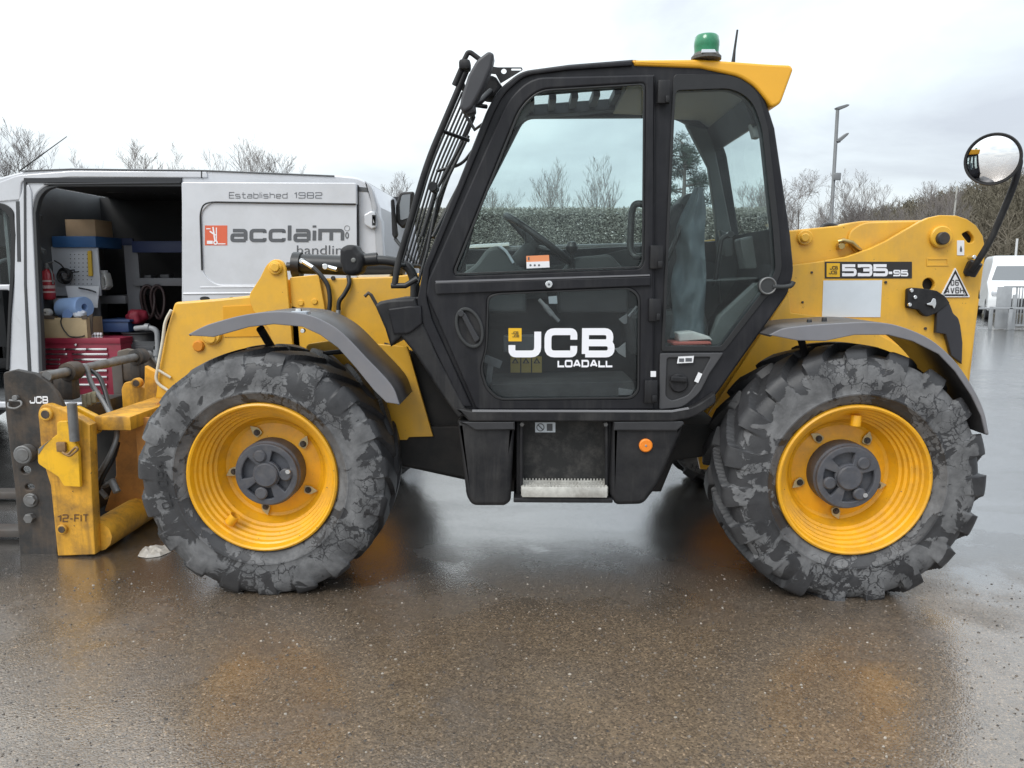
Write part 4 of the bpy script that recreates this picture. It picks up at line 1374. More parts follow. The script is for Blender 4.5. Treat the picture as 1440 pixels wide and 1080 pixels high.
    sw = part('steering_wheel', [tube(rimp, .017, cyclic=True), *[tube([ctr - sn * .045, ctr + (sd * cos(a_) + sy * sin(a_)) * .2], .014) for a_ in (pi, 1.0, -1.0)], tube([ctr - sn * .02, ctr - sn * .08], .045)], BLACK_SHINY, cab)
    part('steering_column', [tube([ctr - sn * .05, ctr - sn * .3 + Vector((-.05, 0, 0)), ctr - sn * .55 + Vector((-.16, 0, 0))], .05), plate([(735, 322, 4), (746, 330), (760, 352), (735, 358, 4), (738, 340)], .47, .08, .01)], INTERIOR, cab)
    q = at(804, 348, .40)
    part('joystick', [tube([q + Vector((0, 0, -.02)), q + Vector((.01, .03, -.2))], .012), lathe([(0, .032), (.020, .026), (.031, .004), (.027, -.016), (.014, -.030), (0, -.032)], q, 'Z', 24)], BLACK_SHINY, cab)
    part('side_console', plate([(786, 392), (806, 362, 8), (858, 357, 8), (884, 385, 4), (884, 440), (786, 440)], .42, .3, .012), INTERIOR, cab)
    part('dashboard', [plate([(640, 392), (668, 372, 4), (686, 348, 8), (702, 345, 6), (722, 362), (740, 380), (740, 440), (640, 440)], .45, .35, .02, res=2), plate([(655, 372), (760, 366), (770, 420), (655, 420)], .80, .12, .01)], INTERIOR_MID, cab)
    part('dash_trim', tube(spline([at(702, 346, .44), at(712, 354, .44), at(722, 370, .44)]), .007), PALE, cab)
    part('interior_back_panel', plate([(660, 400), (905, 345), (1010, 372), (1040, 420), (1020, 520), (960, 578), (675, 578)], .93, .015, .004), INTERIOR, cab)
    part('seat_base', plate([(880, 440, 8), (990, 430, 10), (1000, 470, 8), (985, 500), (890, 500)], .35, .4, .03), INTERIOR, cab)
    part('seat_back', plate([(927, 320, 14), (950, 288, 14), (962, 282, 8), (968, 300), (960, 430, 10), (930, 440, 8)], .38, .38, .04, res=2), M('seat_black', (.020, .020, .023), .75, 0, .2, 12), cab)
    part('interior_lever', [tube([at(1005, 402, .6), at(1012, 350, .6), at(1015, 335, .6), at(1024, 331, .6)], .012, .04), rodY(1028, 330, .58, .62, 5, 14)], BLACK_SHINY, cab)
    part('rear_shelf', plate([(990, 395), (1038, 392), (1090, 388), (1090, 390), (1036, 394.5), (990, 396.5)], .5, .35, .002), INTERIOR_MID, cab)
    part('interior_side_trim', plate([(1010, 445), (1062, 398), (1086, 396), (1014, 487), (995, 487)], .25, .05, .01), INTERIOR_MID, cab)
    part('seat_belt', [tube([at(958, 318, .345), at(948, 342, .335), at(938, 366, .34)], .012, res=1), tube([at(962, 312, .345), at(950, 346, .335)], .004)], BLACK_SHINY, cab)
    part('headrest', plate([(955, 285, 6), (966, 272, 6), (980, 270, 6), (984, 290, 6), (960, 312, 8), (954, 305, 4)], .40, .20, .02, res=2), INTERIOR, cab)
    part('seat_bracket', plate([(1040, 336, 4), (1063, 330, 4), (1072, 350), (1070, 378), (1048, 378)], .55, .12, .01), INTERIOR_MID, cab)
    part('warning_label', [plate(rect(718 + 15.2 * k, 501, 731.5 + 15.2 * k, 524), .42, .003, 0) for k in range(3)], M('faded_yellow_label', (.34, .25, .05), .6), cab)
    part('warning_label_print', [plate([(719.5 + 15.2 * k, 511), (724.5 + 15.2 * k, 503), (729.5 + 15.2 * k, 511)], .418, .001, 0, [[(722 + 15.2 * k, 510), (724.5 + 15.2 * k, 506), (727 + 15.2 * k, 510)]]) for k in range(3)], DECAL_BLACK, cab)
    part('grey_control_box', plate(rect(708, 472, 760, 495, 2), .43, .1, .006), M('grey_box', (.11, .115, .12), .5), cab)
    part('pedal_plate', [plate(rot2(rect(681, 503, 706, 514, 1), 693, 508, 22), .33, .01, .002), plate([(686, 512), (694, 514), (690, 548, 3), (682, 546, 3)], .34, .01, .002), plate([(870, 546, 2), (892, 549, 2), (888, 556), (870, 556)], .2, .02, .002)], M('pedal_grey', (.20, .20, .20), .5, 0, .2, 12), cab)
    part('seat_lever', [tube([at(758, 421, .3), at(786, 452, .3)], .009), tube([at(766, 430, .3), at(777, 443, .3)], .013), plate([(870, 449, 1), (882, 441, 1), (882, 455, 2), (877, 456, 2)], .25, .01, .002), tube([at(884, 445, .25), at(896, 431, .25)], .007), plate([(864, 490, 2), (870, 489), (880, 481, 1), (880, 503, 1), (870, 497)], .25, .01, .002)], M('lever_grey', (.36, .36, .36), .4), cab)
    part('pale_document', plate([(771, 417, 1), (783, 416), (784, 427), (772, 427)], .30, .004, 0), PALE, cab)
    part('floor_mat', plate([(690, 540), (890, 536), (900, 565), (690, 565)], .22, .4, .006), M('dusty_mat', (.060, .060, .058), .8, 0, .3, 14), cab)

    # ---------------- round mirror on its arm at the back
    ma = part('mirror_stalk', [tube([at(1366, 380, .82), at(1372, 372, .80), at(1392, 340, .76), at(1414, 290, .72), at(1429, 252, .70), at(1434, 226, .70), at(1430, 220, .69)], .017, .08), tube([at(1363, 386, .85), at(1373, 369, .82)], .034)], BLACK_MATT, T)
    part('stalk_plate', plate([(1359, 382, 4), (1366, 366, 4), (1376, 366), (1378, 372), (1368, 390, 4), (1362, 389, 3)], .86, .04, .006), BLACK_MATT, ma)
    for (x, y) in ((1370.5, 361.5), (1367.5, 387)):
        part('stalk_bolt', rodY(x, y, .845, .90, 2.8, 12), CHROME, ma)
    mc = at(1396, 224, .66)
    tow = Vector((-.62, -.78, -.10)).normalized()
    qr = tow.to_track_quat('Z', 'Y').to_matrix().to_4x4()
    RA = .122
    cap = lathe([(RA * sin(t), .30 * (cos(t * .5) - 1) - .0) for t in [0.001 + k * (pi / 2) / 12 for k in range(13)]], (0, 0, 0), 'Z', 48, 60)
    S = .40
    prof = [(RA * k / 12, math.sqrt(S * S - (RA * k / 12) ** 2) - math.sqrt(S * S - RA * RA)) for k in range(13)]
    cap = lathe(prof, (0, 0, 0), 'Z', 56, 80)
    cap.transform(Matrix.Translation(mc) @ qr)
    part('mirror_glass', cap, MIRROR, ma)
    ring = lathe([(RA - .004, .006), (RA + .006, .008), (RA + .010, 0), (RA + .006, -.02), (RA * .8, -.05), (0, -.06)], (0, 0, 0), 'Z', 48, 50)
    ring.transform(Matrix.Translation(mc) @ qr)
    part('mirror_housing', ring, BLACK_MATT, ma)
    return T


TELE = build_telehandler()


def cab_contents():
    # jacket hung over the seat
    V, Fc = [], []
    nu, nv = 25, 44
    left = [(0, 978), (.06, 970), (.16, 960), (.3, 951), (.5, 947), (.75, 945), (1, 944)]
    for j in range(nv):
        t = j / (nv - 1)
        py = 263 + 212 * t
        for (a, b) in zip(left, left[1:]):
            if a[0] <= t <= b[0]:
                l = a[1] + (b[1] - a[1]) * (t - a[0]) / (b[0] - a[0])
        l += 1.5 * sin(t * 17)
        r_ = 988 + 4 * min(1, t * 6) + 1.3 * sin(t * 13)
        for i in range(nu):
            u = i / (nu - 1)
            px = l + (r_ - l) * u
            fold = .012 * sin(u * 7 + t * 5 + 2 * noise.noise(Vector((u * 1.5, t * 3, 7)))) + .045 * noise.noise(Vector((u * 1.6 + t * 1.5, t * 5, 3))) - .030 * abs(noise.noise(Vector((u * 2.2 + t * 2.5, t * 4.5 - u * 1.2, 9)))) + .012 * noise.noise(Vector((u * 5, t * 9, 1)))
            Y = .36 - .04 * sin(pi * u) + fold
            V.append(at(px, py, Y))
    n0 = len(V)
    V += [v + Vector((0, .02, 0)) for v in V]
    for j in range(nv - 1):
        for i in range(nu - 1):
            a = j * nu + i
            Fc.append((a, a + 1, a + nu + 1, a + nu))
            Fc.append((n0 + a, n0 + a + nu, n0 + a + nu + 1, n0 + a + 1))
    for j in range(nv - 1):
        a, b = j * nu, j * nu + nu - 1
        Fc.append((a, a + nu, n0 + a + nu, n0 + a))
        Fc.append((b, n0 + b, n0 + b + nu, b + nu))
    single('jacket', mesh_of(V, Fc, 70), JACKET, 'grey blue jacket hanging behind the rear side window of the cab', 'jacket')
    single('rag', [plate([(952, 468, 2), (975, 466, 3), (998, 473, 3), (1003, 479, 2), (955, 481, 2)], .24, .16, .008), ], M('pale_cloth', (.50, .48, .47), .8, 0, .2, 14), 'pale cloth lying in the bottom of the cab rear window', 'cloth')
    single('red_cloth', plate([(945, 481, 2), (1000, 480, 3), (1001, 485, 1), (946, 486, 1)], .22, .2, .005), RAG_RED, 'flat red cloth under the pale cloth in the cab', 'cloth')


cab_contents()
# ------------------------------------------------------------------ fork carriage on the boom head (part of the machine)
def build_carriage(T):
    Yn, Yf = .50, 1.64

    def wshift(pts, Yref, Y, t, bevel, holes=()):
        """trace on the near plane Yref, build at Y"""
        L = [(lambda v: (v.x, v.z))(at(p[0], p[1], Yref)) for p in fillet(pts)]
        H = [[(lambda v: (v.x, v.z))(at(p[0], p[1], Yref)) for p in fillet(h)] for h in holes]
        return plate_w(L, Y, t, bevel, H)
    sideL = [(4, 524, 4), (22, 519.5), (50, 525), (66, 536), (80, 553), (90, 573), (93, 590), (92, 640), (84, 690), (80, 782, 3), (28, 783, 3), (20, 680), (8, 586)]
    F = part('fork_carriage', [wshift(sideL, Yn, Yn, .03, .006, [ell(36, 661, 7, 5.5), ell(41.5, 685, 6.5, 4.5)]), ], DARK_STEEL, T)
    part('far_side_plate', wshift(sideL, Yn, Yf, .03, .006), M('dusty_steel', (.13, .115, .10), .55, .2, .3, 8, dirt=((.05, .045, .04), .7, 7), streak=((.2, .15, .1), .5, 12)), F)
    ax = at(62, 530, Yn)
    part('cross_shaft', tube([(ax.x, Yn + .02, ax.z), (ax.x, Yf, ax.z)], .027), GREY_METAL, F)
    part('lower_cross_member', box((at(60, 700, Yn).x - .12, Yn + .03, .10), (at(60, 700, Yn).x + .02, Yf, .22), .008), DARK_STEEL, F)
    part('upper_cross_member', box((at(60, 640, Yn).x - .10, Yn + .03, .60), (at(60, 640, Yn).x - .02, Yf, .74), .008), DARK_STEEL, F)
    FORKM = M('worn_fork_steel', (.085, .075, .068), .5, .3, .2, 9, dirt=((.09, .06, .045), .6, 10))
    for Y0 in (.70, 1.45):
        fk = part('fork', [box((ax.x - .16, Y0, .04), (ax.x - .09, Y0 + .10, .98), .008), box((ax.x - 1.25, Y0, .022), (ax.x - .09, Y0 + .12, .066), .006)], FORKM, F)
        part('fork_eye', [lathe([(.030, -.05), (.050, -.048), (.054, 0), (.050, .048), (.030, .05)], (ax.x, Y0 + .05, ax.z), 'Y', 24), box((ax.x - .13, Y0 + .01, ax.z - .16), (ax.x + .02, Y0 + .09, ax.z - .03), .015)], DARK_STEEL, fk)
    part('shackle', [tube([at(12, 566, Yn - .01), at(11, 573, Yn - .02), at(22, 575, Yn - .03), at(31, 570, Yn - .02), at(30, 564, Yn - .01), at(13, 563, Yn - .015)], .006, .03, cyclic=False), rodY(20, 560, Yn - .02, Yn, 4, 12)], GREY_METAL, F)
    lr = decal(stroke_text('JCB', .26, .12, 1.15), 42, 557, 68, 567.5, Yn - .0005)
    part('worn_lettering', lr, WHITE, F)
    part('big_pin', [rodY(31, 640, Yn - .05, Yn, 13, 28, .1), rodY(31, 640, Yn - .055, Yn - .045, 9, 28, .1)], GREY_METAL, F)
    part('carriage_bolt', [rodY(42, 704, Yn - .03, Yn, 7, 6, .1), rodY(42, 704, Yn - .012, Yn, 10, 20)], GREY_METAL, F)
    part('carriage_bolt', [rodY(39, 730, Yn - .03, Yn, 7, 6, .1)], GREY_METAL, F)

    # quick hitch
    hn = [(53, 580, 5), (58, 569, 6), (68, 568, 4), (86, 575), (118, 592, 4), (126, 598), (129, 687), (134, 780, 2), (81, 782, 2), (71, 683), (58, 640), (55, 600)]
    H = part('quick_hitch', [wshift(hn, .46, .46, .07, .006)], YELLOW_OLD, T)
    part('hitch_far_plate', [wshift(hn, .46, 1.30, .08, .006), wshift([(100, 540), (137, 560), (140, 640), (100, 640)], .46, 1.24, .05, .006)], YELLOW_OLD, H)
    part('hitch_pin', [rodY(63, 583, .44, .46, 9, 24, .15)], YELLOW, H)
    part('hitch_pin_hole', rodY(63, 583, .436, .45, 5.8, 24, .05), DARK_STEEL, H)
    part('hitch_pin', [rodY(86, 745, .44, .46, 7, 24, .15)], YELLOW_OLD, H)
    part('far_pin', [rodY(191, 539, 1.22, 1.26, 7, 24, .15)], YELLOW_OLD, H)
    part('far_pin_hole', rodY(191, 539, 1.216, 1.23, 4.5, 24, .05), DARK_STEEL, H)
    part('hitch_pin_hole', rodY(86, 745, .436, .45, 4.6, 24, .05), DARK_STEEL, H)
    part('hitch_bracket', plate([(104, 571, 3), (110, 573), (136, 586, 5), (140, 606), (136, 611, 3), (122, 612, 3), (118, 620), (104, 600)], .60, .04, .006), YELLOW_NEW, H)
    lp = part('lock_plate', plate([(53, 631, 3), (80, 611), (79.5, 596, 3), (82, 592.5, 2), (94, 592, 3), (98, 607), (110, 631), (113, 685), (90, 684, 2), (82, 671), (53, 652, 4)], .425, .025, .004), YELLOW_NEW, H)
    part('scraped_corner', plate([(53.5, 631.5), (73, 616.5), (63, 626), (54, 640)], .4235, .003, 0), GREY_METAL, lp)
    part('lock_lever', tube([at(101, 567, .415), at(105, 620, .415)], .024), GREY_METAL, H)
    part('locking_clip', [pbox(79, 622, 91, 636, .405, .425, .006), tube([at(88, 636, .40), at(95, 640, .39), at(107, 628, .39), at(110, 632, .39), at(98, 642, .39), at(90, 638, .39)], .006, .02)], M('rusty_clip', (.28, .17, .08), .6, .4, .3, 30), H)
    part('hitch_lettering', [decal(stroke_text('1', .16, .1), 81, 724, 86, 733, .4585), decal(stroke_text('2-FIT', .17, .22, .85), 88, 723, 124, 734, .4585)], M('stencil_dark', (.12, .06, .025), .7), H)
    # beams across
    a, b = at(132, 586, .56), at(183, 586, .56)
    bm = part('hitch_top_beam', box((a.x, .56, a.z - .075), (b.x, 1.30, a.z), .006), YELLOW_OLD, H)
    for k in range(5):
        y = .70 + .13 * k
        part('beam_rib', box((b.x - .05, y, a.z - .30), (b.x + .05, y + .02, a.z - .03), .004), RUSTY, bm)
    part('hitch_bracket', plate([(125, 596, 2), (150, 592), (184, 587, 2), (183, 593), (166, 601), (140, 605, 3)], .58, .08, .004), YELLOW_OLD, H)
    t0 = at(140, 752, .55)
    tb = part('hitch_lower_tube', tube([(t0.x, .52, t0.z), (t0.x, 1.32, t0.z)], .085), YELLOW_OLD, H)
    part('tube_clamp', [tube([at(132, 742, .6), at(156, 743, .62), at(162, 752, .62)], .018, .05)], YELLOW_OLD, tb)
    part('gap_shade_sheet', plate([(112, 598), (172, 592), (168, 728), (120, 742)], 1.12, .03, .004), UNDER, H)  # added dark sheet standing in for the shade in the hitch gap
    # hoses, clips
    part('hitch_hose', tube(spline([at(121, 514, .85), at(129, 540, .82), at(146, 566, .78), at(156, 585, .72), at(164, 600, .66), at(163, 620, .62), at(152, 645, .6), at(138, 668, .62)]), .014), GREY_METAL, H)
    part('hitch_hose', tube(spline([at(126, 520, .9), at(139, 530, .86), at(147, 548, .82), at(155, 575, .76), at(163, 590, .7)]), .013), BLACK_SHINY, H)
    part('hitch_hose', tube(spline([at(165, 622, .75), at(158, 645, .7), at(145, 668, .68), at(136, 690, .7)]), .016), BLACK_SHINY, H)
    part('hose_clamp', [pbox(115 + 6.5 * k, 555 - 2 * k, 120.5 + 6.5 * k, 573 - 3 * k, .78, .84, .006) for k in range(3)], M('sleeve_olive', (.30, .27, .18), .6, 0, .2, 20), H)
    part('chain_clip', [tube([at(126, 632, .58), at(133, 634, .57), at(132, 642, .57), at(127, 640, .57), at(130, 650, .57), at(131, 662, .57)], .005, .02)], CHROME, H)
    part('hose_coupling', [tube([at(146, 683, .7), at(160, 676, .66)], .016), tube([at(157, 676, .66), at(165, 692, .64)], .020), tube([at(142, 690, .7), at(150, 700, .68)], .014)], GREY_METAL, H)


build_carriage(TELE)


def litter():
    c = gd(207, 785)
    V, Fc = [], []
    n = 16
    for j in range(7):
        for i in range(n):
            a = 2 * pi * i / n
            r = j / 6 * (1 + .25 * noise.noise(Vector((cos(a) * 2, sin(a) * 2, 1))))
            z = (.03 * (1 - j / 6) + .030 * abs(noise.noise(Vector((cos(a) * r * 4, sin(a) * r * 4, 5))))) * (1 if j < 6 else .1)
            V.append((c.x + .085 * r * cos(a), c.y + .09 + .09 * r * sin(a), z + .002))
    for j in range(6):
        for i in range(n):
            i2 = (i + 1) % n
            Fc.append((j * n + i, j * n + i2, (j + 1) * n + i2, (j + 1) * n + i))
    single('plastic_scrap', mesh_of(V, Fc, 25), M('crumpled_film', (.42, .39, .35), .3, 0, .2, 20), 'crumpled piece of pale plastic film on the wet ground by the front tyre', 'litter')


litter()
# ------------------------------------------------------------------ the service van behind, side door open
VS = M('silver_van_paint', (.60, .61, .64), .32, .15, .04, 2, dirt=((.32, .31, .30), .25, 3), coat=.5)
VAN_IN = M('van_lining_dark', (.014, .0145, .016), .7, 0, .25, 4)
VAN_GREY = M('van_inner_grey', (.10, .105, .11), .6, 0, .2, 5)
SEAL = M('black_seal', (.015, .015, .016), .5)
SHELF = M('shelf_grey', (.16, .16, .17), .5, 0, .1, 8)
BLUE = M('blue_locker_paint', (.035, .11, .27), .45, 0, .08, 8)
BLUE_DARK = M('blue_shelf_lip', (.018, .03, .09), .5)
CARD = M('cardboard', (.42, .30, .19), .8, 0, .1, 7)
CARD2 = M('brown_carton', (.45, .34, .20), .8, 0, .1, 6, dirt=((.30, .21, .12), .4, 8))
CHEST = M('red_toolchest', (.26, .022, .045), .35, 0, .1, 10, dirt=((.12, .03, .03), .4, 9))
YV, YVF = 2.60, 4.50


def build_van():
    g = at(200, 420, YV)
    V = thing('service_van', 'silver grey panel van with its side door slid open on tools and shelves', 'van', (g.x, 3.55, 0))
    ground_px = 652
    out = [(-330, 425, 20), (-200, 405, 20), (-95, 285, 30), (-20, 256, 20), (12, 246, 10), (40, 239), (100, 236), (290, 238.5), (470, 246), (505, 249.5, 12), (524, 262, 14), (534, 292), (541, 350), (545, 420), (545, 574, 8), (-335, 574, 10)]
    opening = [(45, 300, 12), (49, 275, 12), (62, 262, 14), (80, 257.5), (255, 257.5), (255, 566), (56, 566), (53, 475)]
    cabdoor = [(-120, 296, 10), (0, 291, 8), (15, 300, 8), (18.5, 330), (17, 380), (13, 400)]
    low = [(-135, 398), (-120, 312)]
    body = part('body', plate(out, YV, .05, .014, [opening, [(-140, 400, 4), (-100, 300, 14), (2, 291, 8), (14, 299, 6), (18, 330), (17, 372, 4), (13, 400, 3)], [(-140, 408, 6), (12, 408, 3), (12, 565, 6), (-140, 565, 6)]], res=3), VS, V)
    ow = [(lambda v: (v.x, v.z))(at(p[0], p[1], YV)) for p in fillet(out)]
    part('far_body_side', plate_w(ow, YVF - .05, .05, .012), VS, V)

    def shell(p0, p1, t=.03, Y0=YV + .012, Y1=YVF - .012):
        a, b = at(*p0, YV), at(*p1, YV)
        a, b = Vector((a.x, a.z)), Vector((b.x, b.z))
        d = (b - a).normalized()
        nn = Vector((d.y, -d.x)) * t
        return plate_w([tuple(a), tuple(b), tuple(b + nn), tuple(a + nn)], Y0, Y1 - Y0, .004)
    part('roof', [shell((12, 247.5), (42, 240.5)), shell((42, 240.5), (100, 237.5)), shell((100, 237.5), (290, 240)), shell((290, 240), (470, 247.5)), shell((470, 247.5), (512, 254)), shell((512, 254), (531, 290))], VS, V)
    part('tailgate', shell((531, 290), (543, 590)), VS, V)
    part('windscreen', shell((-92, 287), (-20, 258)), M('van_glass_dark', (.03, .035, .04), .05, 0, spec=.8), V)
    part('bonnet', [shell((-200, 407), (-94, 287)), shell((-328, 427), (-200, 407)), shell((-333, 600), (-328, 427))], VS, V)
    fl = at(300, 562, YV)
    part('floor', box((at(-330, 590, YV).x, YV + .06, fl.z - .1), (at(540, 590, YV).x, YVF - .06, fl.z), .004), VAN_GREY, V)
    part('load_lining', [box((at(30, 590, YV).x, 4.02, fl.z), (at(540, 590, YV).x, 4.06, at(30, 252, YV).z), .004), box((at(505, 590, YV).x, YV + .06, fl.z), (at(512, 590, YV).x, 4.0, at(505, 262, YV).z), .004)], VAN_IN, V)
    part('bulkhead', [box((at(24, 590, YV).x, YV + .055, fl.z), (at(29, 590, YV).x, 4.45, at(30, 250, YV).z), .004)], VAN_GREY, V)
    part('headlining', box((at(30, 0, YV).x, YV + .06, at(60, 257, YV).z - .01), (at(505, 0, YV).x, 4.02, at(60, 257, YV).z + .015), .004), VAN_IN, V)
    part('door_pillar', [plate([(20, 300), (33, 262, 8), (40, 259), (44, 270), (45, 300), (53, 475), (56, 570), (40, 570), (36, 470, 10), (20, 440)], YV - .012, .03, .008)], VS, V)
    part('pillar_seal', [plate([(22, 283), (27, 283), (29, 368), (24, 368)], YV - .016, .01, .002), plate([(33, 254), (36, 256), (37, 400), (46, 570), (41, 570), (33.5, 400)], YV - .018, .012, .002), plate([(46, 300, 12), (50, 276, 12), (62, 263, 14), (80, 258.5), (255, 258.5), (255, 262), (82, 262), (65, 266, 10), (55, 278, 10), (50, 300), (58, 475), (61, 560), (57, 560), (54, 475)], YV - .004, .05, .004)], M('pillar_trim_dark', (.05, .052, .055), .5), V)
    part('door_track', [plate([(33, 250), (255, 249.5), (255, 257), (33, 257)], YV - .015, .05, .004), plate([(60, 258), (253, 255.5), (253, 258), (62, 260)], YV - .02, .02, .003)], M('track_dark', (.035, .036, .040), .4, .3), V)
    part('roof_gutter', plate([(-20, 263), (25, 246, 8), (100, 240), (290, 241), (292, 250), (100, 249), (30, 254, 6), (28, 281), (-20, 285)], YV - .012, .03, .008), VS, V)
    part('gutter_joint', plate(rect(282.5, 239.5, 284, 250.5), YV - .014, .01, 0), SEAL, V)
    part('roof_seam', tube([at(30, 240.5, YV - .005), at(100, 237.8, YV - .005), at(290, 240, YV - .005), at(470, 247.5, YV - .005)], .006), VAN_GREY, V)
    # cab seen through the door glass
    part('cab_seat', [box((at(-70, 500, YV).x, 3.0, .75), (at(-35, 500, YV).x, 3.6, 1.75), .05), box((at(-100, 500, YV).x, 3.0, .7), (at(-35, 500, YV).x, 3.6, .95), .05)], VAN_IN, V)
    part('cab_door_seal', [plate([(-100, 288, 10), (4, 285, 8), (18, 295, 8), (22, 330), (20, 380), (15, 440), (12, 520), (8, 520), (11, 440), (14, 380), (15, 330), (12, 302, 6), (0, 293), (-100, 296)], YV - .014, .02, .004)], SEAL, V)
    part('cab_door_glass', plate([(-140, 400, 4), (-100, 300, 14), (2, 291, 8), (14, 299, 6), (18, 330), (17, 372, 4), (13, 400, 3)], YV + .02, .005, 0), GLASS, V)
    swc = at(4, 392, 3.0)
    part('cab_steering_wheel', [tube([swc + Vector((.06 * cos(2 * pi * k / 28), .19 * sin(2 * pi * k / 28), .16 * cos(2 * pi * k / 28))) for k in range(28)], .016, cyclic=True)], M('wheel_grey', (.3, .3, .31), .4), V)
    # slid-back door
    d = part('sliding_door', plate([(255, 256, 3), (501, 257, 3), (501.4, 287), (296, 284.5, 12), (281, 300, 14), (284, 384, 14), (302, 400.5, 12), (502.7, 400.5), (504, 566, 6), (260, 566, 6), (258, 420)], YV - .10, .045, .006, res=2), VS, V)
    part('door_panel', plate([(275, 279), (501, 281), (502, 406), (278, 406)], YV - .088, .02, .003), VS, d)
    part('panel_groove', tube([at(500, 287, YV - .099), at(298, 284, YV - .099), at(286, 287, YV - .099), at(281.5, 300, YV - .099), at(284, 380, YV - .099)], .006, .06), SEAL, d)
    part('door_shadow_gap', plate([(500.5, 260), (503, 260), (504, 400), (501.5, 400)], YV - .06, .05, 0), SEAL, d)
    part('swage_line', [tube([at(258, 413, YV - .10), at(503, 411, YV - .10)], .008), tube([at(282, 404, YV - .10), at(500, 403, YV - .10)], .005)], VS, d)
    part('door_hole', [plate(ell(288, 420, 7, 3.2), YV - .1015, .004, 0), plate(ell(326, 419.6, 4.5, 2), YV - .1015, .004, 0)], SEAL, d)
    YD = YV - .0895
    part('established_lettering', decal(stroke_text('Established', .12, .30, 1.15), 322, 270, 404, 279, YV - .1015), M('lettering_grey', (.12, .125, .14), .5), d)
    part('year_lettering', decal(stroke_text('1982', .13, .30, 1.25), 414, 270, 453, 279, YV - .1015), M('lettering_grey_b', (.12, .125, .14), .5), d)
    part('name_lettering', [decal(stroke_text('acclaim', .23, .13, .95), 324, 317, 484, 340.5, YD)], DECAL_GREY, d)
    part('small_mark', [plate(ell(488, 331, 2.6, 4.8), YD - .001, .0012, 0, [ell(488, 331, 1.1, 3.0)]), plate(ell(488, 321, 4, n=20), YD - .001, .0012, 0, [ell(488, 321, 3.4, n=20)])], DECAL_GREY, d)
    tx = text_mesh('handling', -.004)
    part('trade_lettering', decal(tx, 417.5, 345, 492, 362, YD), DECAL_GREY, d)
    lg = part('logo_square', plate(rect(288, 317, 319.5, 345), YD - .0005, .0015, 0), RED_LOGO, d)
    part('truck_emblem', [plate(rot2(rect(300, 319, 302, 338), 301, 330, -8), YD - .0022, .0012, 0), plate(rect(303.5, 320, 305, 340), YD - .0022, .0012, 0), plate(rot2(rect(294, 327, 304, 329), 299, 328, 35), YD - .0026, .0012, 0), plate(rect(291, 338.5, 299, 343), YD - .0022, .0012, 0),
                          plate(ell(303, 341, 3.2), YD - .003, .0012, 0, [ell(303, 341, 1.4)]), plate(rect(306, 342.2, 317, 343.6), YD - .0022, .0012, 0), plate(rect(290, 321, 296, 322.4), YD - .0022, .0012, 0)], WHITE, lg)
    # rear corner
    part('corner_post', plate([(503, 262), (516, 264, 6), (525, 290), (531, 345), (533, 420), (504, 420)], YV - .016, .03, .01), VS, V)
    part('tail_trim', plate([(512, 253, 3), (522, 262, 5), (530, 290), (529, 296), (537, 312), (543, 420), (531, 420), (527, 330), (521, 285)], YV - .022, .12, .01), M('pale_tail_trim', (.42, .43, .45), .3, 0, .08, 9), V)
    part('corner_strip', plate([(501, 262), (517, 264), (518, 270), (501, 269)], YV - .020, .01, .002), VAN_GREY, V)
    hb = part('hinge_block', plate([(511, 302, 2), (522, 296, 3), (527, 298), (529, 320, 3), (522, 322), (512, 316, 3)], YV - .05, .04, .01), VS, V)
    part('hinge_slot', plate(rect(523, 302, 528, 317, 1), YV - .055, .02, .004, [rect(524.6, 305, 526.6, 313)]), SEAL, hb)
    # wheels
    for xw in (-240, 468):
        c = at(xw, 560, YV + .05)
        for Y in (YV + .03, YVF - .25):
            w = part('wheel', lathe([(0, .03), (.10, .0), (.20, .01), (.21, .0), (.22, .03), (.20, .16), (0, .18)], (c.x, Y, .34), 'Y', 36), GREY_METAL, V)
            part('tyre', lathe([(.215, .01), (.26, -.01), (.32, .0), (.34, .03), (.34, .19), (.31, .215), (.215, .20)], (c.x, Y, .34), 'Y', 40), RUBBER, w)
    part('aerial', tube([at(28, 240, 3.5), at(94, 192, 3.5)], .004, radii=[1.6, .8]), BLACK_SHINY, V)
    # shelving fixed inside the van
    sh = part('shelving', [pbox(186, 345, 193, 520, 3.50, 3.53, .003), pbox(187, 391, 262, 402, 3.45, 3.9, .003), pbox(140, 416, 176, 427, 3.45, 3.9, .003)], SHELF, V)
    part('shelf_lip', [pbox(186, 339, 262, 355, 3.45, 3.48, .002)], BLUE_DARK, sh)
    part('shelf_back', pbox(136, 335, 186, 345, 3.6, 3.63, .002), BLUE_DARK, sh)
    pg = part('pegboard', pbox(76, 347, 137, 416, 3.20, 3.22, .003), M('pegboard_grey', (.50, .52, .56), .5, 0, .05, 6), V)
    part('peg_holes', [plate(ell(99 + 5.9 * i, 358 + 5.9 * j, .75, n=8), 3.198, .0015, 0) for i in range(6) for j in range(8)], SEAL, pg, kind='stuff')
    part('locker_top', pbox(73.5, 332, 134, 348, 3.17, 3.60, .006), BLUE, V)
    part('locker_side', [pbox(78, 415, 138, 475, 3.23, 3.26, .003)], SHELF, V)
    part('inner_rib', [plate([(44, 296, 4), (50, 300), (50, 345), (62, 352), (62, 358), (47, 350)], 2.95, .05, .01), tube([at(46, 292, 2.9), at(45, 302, 2.9)], .018), tube([at(56, 302, 2.95), at(55, 311, 2.95)], .022)], VAN_GREY, V)
    part('roof_brace', [plate([(143, 268), (182, 265, 2), (192, 268), (183, 270), (150, 270.5)], 3.2, .02, .003), plate([(208, 268), (222, 266), (228, 269), (216, 272)], 3.3, .02, .003), plate([(240, 268), (252, 266), (252, 271), (244, 272)], 3.3, .02, .003)], GREY_METAL, V)
    return V


build_van()


